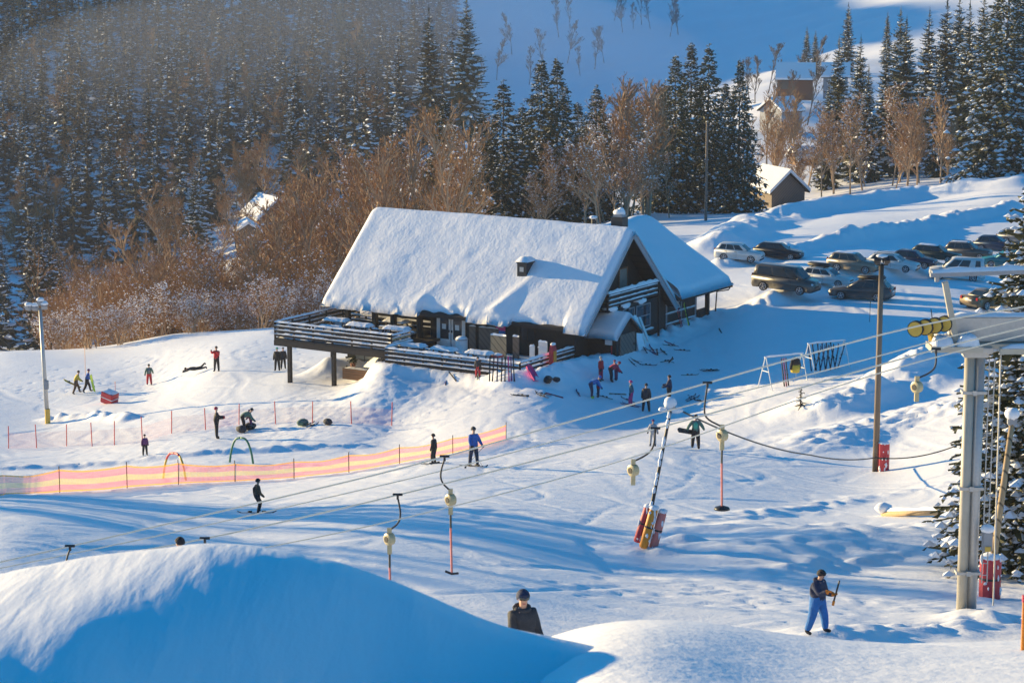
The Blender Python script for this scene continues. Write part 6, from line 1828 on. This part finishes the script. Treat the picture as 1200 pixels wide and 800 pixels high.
# hoop gates
def hoop(px0, px1, py, ptop, label, cols_):
    a = on(px0, py, 100, 140); c = on(px1, py + 2, 100, 140); h_ = at(px0, ptop, a.y).z - a.z
    t = thing('hoop_gate', label, 'hoop', a)
    w = (c - a); pts = []
    for k in range(17):
        q = k / 16; pts.append(Vector((w.x * q, w.y * q, w.z * q + h_ * (1 - abs(2 * q - 1) ** 3.2))))
    pts[0].z -= .1; pts[-1].z -= .1
    for i, cc in enumerate(cols_):
        n0 = int(16 * i / len(cols_)); n1 = int(16 * (i + 1) / len(cols_))
        b = MB(); b.tube(pts[n0:n1 + 1], .055, 8); b.build('hoop_section', M[cc], t, smooth=True)
hoop(191, 218, 560, 530, 'red and orange hoop gate for children beside the orange net', ['yellow', 'red', 'red', 'red', 'yellow'])
hoop(269, 297, 541, 512, 'dark green hoop gate for children on the nursery slope', ['green', 'green'])
# red padded box
q = on(128, 472, 140, 190)
t = thing('padded_block', 'tilted red padded block with a white snowy top on the sunny slope', 'padded block', q + Vector((0, 0, .1)), rot=(.1, .25, -.5))
b = MB(); b.b2(-.5, .5, -.4, .4, -.1, .75); b.build('padding', M['red'], t, bevel=.05)
b = MB(); b.cap(-.48, .48, -.38, .38, .74, .12, 0, rg); b.build('snow_crust', M['snow'], t, smooth=True)
b = MB(); b.b2(-.51, .51, -.41, .41, .3, .36); b.build('strap', M['whitepaint'], t)
for px, py, tpy, lab in ((135, 463, 447, 'thin red marker stick beside the padded block'), (100, 440, 408, 'tall thin orange marker stick behind the pair carrying boards'), (1019, 377, 353, 'thin dark marker stick in the snow below the grey estate car')):
    q = on(px, py, 130, 215); h_ = at(px, tpy, q.y).z - q.z
    t = thing('marker_stick', lab, 'stick', q); b = MB(); b.tube([(0, 0, -.2), (.02, 0, h_)], .018, 6); b.build('shaft', M['red' if 'red' in lab else 'orange' if 'orange' in lab else 'black'], t)
    b = MB(); b.tube([(.02, 0, h_ - .12), (.02, 0, h_)], .026, 6); b.build('tip', M['orange'], t)

# ski racks: two A-frames with a rail
def rack(px, py, width_px, label, yaw):
    q = on(px, py, 120, 165)
    t = thing('ski_rack', label, 'ski rack', q, yaw, None)
    for x in (-1.3, 1.3):
        for y in (-.75, .75):
            b = MB(); b.tube([(x, y, -.15), (x, y * .05, 1.75)], .03, 7); b.build('leg', M['whitepaint'], t)
        b = MB(); b.tube([(x, -.37, .9), (x, .37, .9)], .03, 6); b.build('brace', M['whitepaint'], t)
    for z in (1.75,):
        b = MB(); b.tube([(-1.4, 0, z), (1.4, 0, z)], .035, 8); b.ridge((-1.4, 0, z + .03), (1.4, 0, z + .03), .1, .06, 1, rg); b.build('rail', [M['whitepaint'], M['snow']], t)
    return t
rk1 = rack(918, 450, 55, 'white A-frame ski rack with a few things hanging, left of the pair', R(28))
rk2 = rack(968, 434, 55, 'white A-frame ski rack crowded with dark skis, right of the pair', R(28))
WM1 = Matrix.Translation(rk1.location) @ Matrix.Rotation(R(28), 4, 'Z'); WM2 = Matrix.Translation(rk2.location) @ Matrix.Rotation(R(28), 4, 'Z')
t = thing('jacket', 'black and yellow jacket hanging from the left ski rack', 'jacket', WM1 @ Vector((.75, -.12, .35)), R(28))
b = MB(); b.tube([(0, 0, 1.25), (0, 0, 1.05), (0, 0, .8)], [.10, .26, .27], 10); b.tube([(-.2, 0, 1.1), (-.3, 0, .75), (-.32, 0, .5)], [.1, .09, .07], 8); b.tube([(.2, 0, 1.1), (.3, 0, .75), (.32, 0, .5)], [.1, .09, .07], 8); b.build('upper', CL['black'], t, smooth=True)
b = MB(); b.tube([(0, 0, .8), (0, 0, .5), (0, 0, .32)], [.27, .29, .26], 10); b.build('lower', CL['yellow'], t, smooth=True)
for k, (x, mt) in enumerate(((-.35, 'brown'), (-.2, 'crimson'), (-.05, 'brown'))):
    ski(WM1 @ Vector((x, -.42, .82)), (0, R(-72), R(28 + 80)), 'brown red ski leaning on the left ski rack', 'skis on the left rack', mt, 1.7)
for k in range(12):
    x = -1.0 + k * .17; sd = -1 if k % 2 else 1
    ski(WM2 @ Vector((x, sd * .34, .85)), (0, R(-73 + rnd.uniform(-4, 4)), R(28 - sd * -90 + rnd.uniform(-12, 12))), 'dark ski leaning on the crowded right ski rack', 'skis on the right rack', ('navy', 'black', 'charcoal')[k % 3], 1.7)
# skis stood up along the terrace railing
for k, (px, mt) in enumerate(((574, 'black'), (578, 'charcoal'), (583, 'navy'), (588, 'black'), (592, 'black'), (596, 'pink'), (599, 'purple'), (602, 'black'))):
    q = on(px, 446, 130, 165)
    ski(q + Vector((0, .25, .68)), (R(rnd.uniform(-10, 10)), R(-72 + rnd.uniform(-5, 5)), R(90 + rnd.uniform(-14, 14))), 'ski stood upright against the terrace railing', 'skis against the terrace railing', mt, 1.55)
for k, (u, v, mt) in enumerate(((-.3, 12.9, 'red'), (-.3, 13.1, 'crimson'), (-.3, 14.0, 'lime'), (-.3, 14.15, 'black'))):
    p = house(u, v); p.z = gz(p.x, p.y)
    ski(p + Vector((0, 0, .72)), (R(rnd.uniform(-6, 6)), R(-75), YAW + R(180 + rnd.uniform(-10, 10))), 'ski leaning on the wing wall behind the gable', 'skis on the wing wall', mt, 1.6)
# white boards leaning beside the shed
for u, v, w, mt, lab in ((.75, 6.0, .95, 'snow', 'wide frosted white board leaning on the shed side'), (.5, 7.0, .3, 'whitepaint', 'narrow white plank leaning by the bay window'), (.5, 7.45, .25, 'whitepaint', 'second narrow white plank leaning by the bay window')):
    p = house(u, v); t = thing('leaning_board', lab, 'board', (p.x, p.y, gz(p.x, p.y) - .1), YAW)
    b = MB(); b.add([(0, -w / 2, 0), (.0, w / 2, 0), (-.75, w / 2, 2.1 if w > .5 else 1.6), (-.75, -w / 2 + (.5 if w > .5 else 0), 2.1 if w > .5 else 1.6)] + [(.06, -w / 2, 0), (.06, w / 2, 0), (-.69, w / 2, 2.12 if w > .5 else 1.62), (-.69, -w / 2 + (.5 if w > .5 else 0), 2.12 if w > .5 else 1.62)], [(3, 2, 1, 0), (4, 5, 6, 7), (0, 1, 5, 4), (1, 2, 6, 5), (2, 3, 7, 6), (3, 0, 4, 7)])
    b.build('panel', M[mt], t)
    b = MB(); b.ridge((-.72, -w / 2 + (.5 if w > .5 else 0), 2.12 if w > .5 else 1.62), (-.72, w / 2, 2.12 if w > .5 else 1.62), .1, .07, 0, rg, 4); b.build('snow_cap', M['snow'], t)
# pairs of skis dropped on the snow
g2 = random.Random(5)
drops = [(760, 411, 4), (775, 414, 3), (790, 404, 3), (797, 409, 2), (785, 424, 3), (745, 424, 3), (757, 428, 2), (812, 438, 2), (832, 434, 3), (612, 463, 3), (634, 463, 3), (674, 461, 2), (650, 462, 2), (735, 468, 2), (720, 462, 2), (812, 466, 3), (822, 468, 2), (560, 441, 1), (532, 441, 2), (520, 449, 2), (362, 498, 3), (350, 499, 2), (840, 389, 1), (708, 465, 2)]
for px, py, n in drops:
    n = max(1, n - 1)
    lab = 'ski lying on the snow below the lodge gable' if px > 600 else ('ski lying on the snow in front of the terrace' if px > 480 else 'ski lying on the nursery slope')
    grp = lab.replace('ski lying', 'skis lying')
    h0 = g2.uniform(0, 3.1)
    for k in range(n):
        q = on(px + g2.uniform(-5, 5), py + g2.uniform(-1.5, 1.5), 120, 175)
        hd_ = h0 + g2.uniform(-.5, .5); rr = ground_rot(q.x, q.y, hd_)
        ski(q + Vector((0, 0, .0 + .015 * k)), (rr[0] + g2.choice((0, 0, 1.4)), rr[1], rr[2]), lab, grp, g2.choice(('black', 'black', 'charcoal', 'navy', 'crimson', 'purple', 'green')), 1.15)
    if n > 1:
        q = on(px, py, 120, 175); a = g2.uniform(0, 6.28)
        t = thing('ski_pole', lab.replace('ski lying', 'ski pole lying'), 'ski pole', q + Vector((0, 0, .06)), a, grp.replace('skis', 'ski poles')); b = MB(); b.tube([(-.55, 0, 0), (.55, .1, .02)], .012, 5); b.build('shaft', M['black'], t); b = MB(); b.tube([(-.6, -.01, 0), (-.45, .01, 0)], .022, 6); b.build('grip', M['trim'], t)
# bags and sledges
def bag(px, py, label, mat, s=1.0, d0=120, d1=170):
    q = on(px, py, d0, d1); t = thing('rucksack', label, 'bag', q, g2.uniform(0, 3))
    b = MB(); b.ball((0, 0, .16 * s), (.36 * s, .24 * s, .2 * s), 0, 10, 6, .08, g2); b.build('sack', CL[mat], t, smooth=True)
    b = MB(); b.tube([(-.2 * s, -.1 * s, .3 * s), (0, -.28 * s, .2 * s), (.2 * s, -.1 * s, .3 * s)], .025, 5); b.build('strap', CL['grey'], t)
bag(642, 448, 'dark heap of bags on the snow below the terrace corner', 'black', 1.15); bag(652, 447, 'smaller dark bag beside the heap below the terrace corner', 'charcoal', .8)
bag(293, 503, 'dark rucksack at the feet of the bending adult', 'black', 1.2); bag(283, 506, 'flat dark bag in front of the bending adult', 'charcoal', 1.1); bag(384, 497, 'small dark bag dropped alone on the nursery slope', 'charcoal', 1.0); bag(355, 498, 'dark green bag among the skis on the nursery slope', 'green', 1.1)
q = on(623, 440, 130, 165)
t = thing('sledge', 'pink plastic toboggan leaning against the terrace corner post', 'sledge', q + Vector((0, 0, .12)), rot=(.25, -.75, 2.2))
b = MB(); pr = [(-.6, -.25), (.45, -.25), (.62, 0), (.45, .25), (-.6, .25)]
b.add([(x, y, 0) for x, y in pr] + [(x * .9, y * .75, .02) for x, y in pr] + [(x * 1.05, y * 1.1, .14) for x, y in pr], [(0, 4, 3, 2, 1)] + [(i, (i + 1) % 5, 10 + (i + 1) % 5, 10 + i) for i in range(5)] + [(10 + i, 10 + (i + 1) % 5, 5 + (i + 1) % 5, 5 + i) for i in range(5)] + [(5, 6, 7, 8, 9)]); b.build('hull', CL['pink'], t)
b = MB(); b.tube([(.6, 0, .1), (.85, 0, .05), (.9, .2, 0)], .012, 5); b.build('pull_cord', CL['purple'], t)
# timber lying on the mound
p0 = on(1035, 604, 70, 125); p1 = at(1100, 622, p0.y - 3); p1.z = max(p1.z, gz(p1.x, p1.y) + .1)
t = thing('timber_log', 'yellow timber log with snow lying on the mound left of the pylon', 'log', p0 + Vector((0, 0, .1)))
v = p1 - p0; b = MB(); b.tube([(0, 0, 0), tuple(v)], [.14, .12], 10); b.build('log', M['lightwood'], t, smooth=True)
b = MB(); b.ridge((0, 0, .1), tuple(v + Vector((0, 0, .1))), .24, .12, 0, rg); b.ball((0, 0, .22), (.35, .3, .22), 0, 10, 6, .1, rg); b.build('snow_cap', M['snow'], t, smooth=True)

# ------------------------------------------------------------------ buildings behind
def barn(name, label, cat, px, py, d, yaw, L, W_, hw, hr, wall, win=(), over=.4, snow=.35):
    p = put(px, d); p.z = min(p.z, gz(p.x - 2, p.y), gz(p.x + 2, p.y)) - .1
    if py is not None: p.z = at(px, py, d).z
    t = thing(name, label, cat, p, R(yaw))
    b = MB(); b.b2(-L / 2, L / 2, -W_ / 2, W_ / 2, -1.5, hw)
    b.add([(-L / 2, -W_ / 2, hw), (-L / 2, W_ / 2, hw), (-L / 2, 0, hr), (L / 2, -W_ / 2, hw), (L / 2, W_ / 2, hw), (L / 2, 0, hr)], [(0, 1, 2), (3, 5, 4), (0, 2, 5, 3), (1, 4, 5, 2)])
    b.build('wall', M[wall], t)
    sl_ = (hr - hw) / (W_ / 2)
    b = MB(); s_ = MB()
    for sg in (-1, 1):
        e = W_ / 2 + over
        for bb, z0, th, ex in ((b, .04, .14, 0), (s_, .185, snow, .06)):
            vs = [(-L / 2 - over - ex, sg * (e + ex), hr - sl_ * e + z0), (L / 2 + over + ex, sg * (e + ex), hr - sl_ * e + z0), (L / 2 + over + ex, 0, hr + z0), (-L / 2 - over - ex, 0, hr + z0)]
            vs += [(x, y, z + th) for x, y, z in vs]
            bb.add(vs, [(0, 1, 2, 3), (4, 5, 6, 7), (0, 4, 5, 1), (1, 5, 6, 2), (2, 6, 7, 3), (3, 7, 4, 0)])
    b.build('roof', M['darkwood_h'], t); s_.build('roof_snow', M['roofsnow'], t)
    for face, a, z, w, h_, mt in win:
        f = MB(); gq = MB()
        if face == 'gable': f.b2(-L / 2 - .06, -L / 2, a, a + w, z, z + h_); gq.b2(-L / 2 - .075, -L / 2 - .062, a + .08, a + w - .08, z + .08, z + h_ - .08)
        elif face == 'front': f.b2(a, a + w, -W_ / 2 - .06, -W_ / 2, z, z + h_); gq.b2(a + .08, a + w - .08, -W_ / 2 - .075, -W_ / 2 - .062, z + .08, z + h_ - .08)
        o = f.build('window' if mt != 'door' else 'door', M['whitepaint' if mt != 'door' else 'greywood'], t)
        gq.build('pane' if mt != 'door' else 'panel', M[mt if mt != 'door' else 'greywood'], o)
    return t
barn('barn', 'weathered grey plank barn with a snowy gable roof beside the dark spruces', 'barn', 906, 244, 316, 113, 6.5, 4.9, 2.7, 4.9, 'greywood', [('gable', -.6, .3, 1.3, 1.4, 'door')], .5, .45)
barn('barn', 'long red brown barn with a snowy roof high on the far slope', 'barn', 926, 107, 450, -8, 6.4, 4.4, 2.5, 4.8, 'barnred', [('front', -2.6, .5, 1.4, 1.6, 'door')], .4, .35)
barn('farm_building', 'pale grey farm building right behind the red brown barn', 'building', 972, 106, 462, -8, 4.6, 4.2, 2.8, 4.8, 'greypaint', [('front', -1.5, 1.2, .9, 1.1, 'glass')], .4, .35)
barn('cottage', 'grey white cottage with a snowy roof below the red brown barn', 'house', 910, 143, 425, 40, 5.2, 5.2, 2.1, 3.9, 'greypaint', [('gable', -.7, .9, 1.2, 1.1, 'glass')], .4, .4)
barn('farmhouse', 'snow roofed farmhouse half hidden in the brown thicket on the left', 'house', 318, 272, 400, 118, 7.0, 6.4, 2.9, 5.6, 'barnred', [('gable', -1.8, .8, 1.0, 1.2, 'glass'), ('gable', .7, .8, 1.0, 1.2, 'glass')], .6, .45)
barn('outbuilding', 'small snow roofed outbuilding just below the hidden farmhouse', 'shed', 292, 281, 386, 100, 6.0, 3.6, 1.6, 2.8, 'greywood', [('gable', -.5, .2, 1.0, 1.2, 'door')], .4, .4)
barn('barn', 'dark red shed among the brown scrub right of the grey barn', 'barn', 938, 198, 385, 20, 4.0, 3.2, 1.9, 3.2, 'brownwood', [('front', -.6, .3, 1.2, 1.4, 'door')], .4, .35)
# ------------------------------------------------------------------ sky, sun, air, camera
SUN_EL, SUN_AZ = R(8.5), R(-59.5)          # azimuth from +Y (the view direction) towards +X
world = bpy.data.worlds.new('World'); scene.world = world; world.use_nodes = True
wn_ = world.node_tree.nodes; wl = world.node_tree.links
sky = wn_.new('ShaderNodeTexSky'); sky.sky_type = 'NISHITA'; sky.sun_disc = False
sky.sun_elevation = SUN_EL; sky.sun_rotation = SUN_AZ
sky.altitude = 400; sky.air_density = 1.0; sky.dust_density = .3; sky.ozone_density = 6.0
hs_ = wn_.new('ShaderNodeHueSaturation'); hs_.inputs['Saturation'].default_value = 2.05; hs_.inputs['Hue'].default_value = .487
wl.new(sky.outputs['Color'], hs_.inputs['Color']); wl.new(hs_.outputs['Color'], wn_['Background'].inputs['Color'])
wn_['Background'].inputs['Strength'].default_value = .122
sl = bpy.data.lights.new('Sun', 'SUN'); sl.energy = 5.0; sl.angle = R(.55); sl.color = (1.0, .75, .38)
so = bpy.data.objects.new('Sun', sl); COL.objects.link(so)
S = Vector((math.sin(SUN_AZ) * math.cos(SUN_EL), math.cos(SUN_AZ) * math.cos(SUN_EL), math.sin(SUN_EL)))
so.rotation_euler = S.to_track_quat('Z', 'Y').to_euler(); so.location = S * 100

# cold morning air that fades the far hillside
vm = bpy.data.materials.new('valley_haze'); vm.use_nodes = True
vn = vm.node_tree.nodes; vn.remove(vn['Principled BSDF'])
pv = vn.new('ShaderNodeVolumePrincipled'); pv.inputs['Color'].default_value = (.86, .90, 1.0, 1); pv.inputs['Density'].default_value = HAZE
pv.inputs['Anisotropy'].default_value = .2
vm.node_tree.links.new(pv.outputs['Volume'], vn['Material Output'].inputs['Volume'])
zlo = float(min(Zg.min(), HZ.min())) - 1; zhi = float(max(Zg.max(), HZ.max(), 12)) + 3
b = MB(); b.b2(float(xs[0]) - 1, float(xs[-1]) + 1, -70, float(ys[-1]) + 1, zlo, zhi)
hz = b.build('haze', vm); tag(hz, kind='stuff'); hz.display_type = 'WIRE'

# a bank of mist hanging in the upper forest
mm_ = bpy.data.materials.new('forest_mist'); mm_.use_nodes = True
mn = mm_.node_tree.nodes; mn.remove(mn['Principled BSDF'])
pv2 = mn.new('ShaderNodeVolumePrincipled'); pv2.inputs['Color'].default_value = (.80, .86, 1.0, 1); pv2.inputs['Density'].default_value = .0013
mm_.node_tree.links.new(pv2.outputs['Volume'], mn['Material Output'].inputs['Volume'])
c_m = at(420, 80, 590); b = MB(); b.ball((0, 0, 0), (88, 90, 22), 0, 32, 16)
mist = b.build('mist', mm_, None, smooth=True); mist.location = c_m; tag(mist, kind='stuff')
b = MB(); b.ball((0, 0, 0), (70, 80, 30), 0, 32, 16)
mist = b.build('mist', mm_, None, smooth=True); mist.location = at(690, 40, 690); tag(mist, kind='stuff')

cam = bpy.data.cameras.new('Camera'); co = bpy.data.objects.new('Camera', cam); COL.objects.link(co)
cam.sensor_width = 36; cam.lens = 36 * F / 1200; cam.clip_start = .5; cam.clip_end = 5000
co.location = (0, 0, 0); co.rotation_euler = (R(90) - PITCH, 0, 0)
cam.dof.use_dof = True; cam.dof.focus_distance = 130; cam.dof.aperture_fstop = 7.1
scene.camera = co
vs_ = scene.view_settings; vs_.view_transform = 'Standard'; vs_.look = 'None'; vs_.gamma = 1; vs_.use_curve_mapping = False
vs_.exposure = EXPO
scene.cycles.max_bounces = 6; scene.cycles.diffuse_bounces = 3; scene.cycles.transparent_max_bounces = 12; scene.cycles.volume_bounces = 1
scene.cycles.use_denoising = True
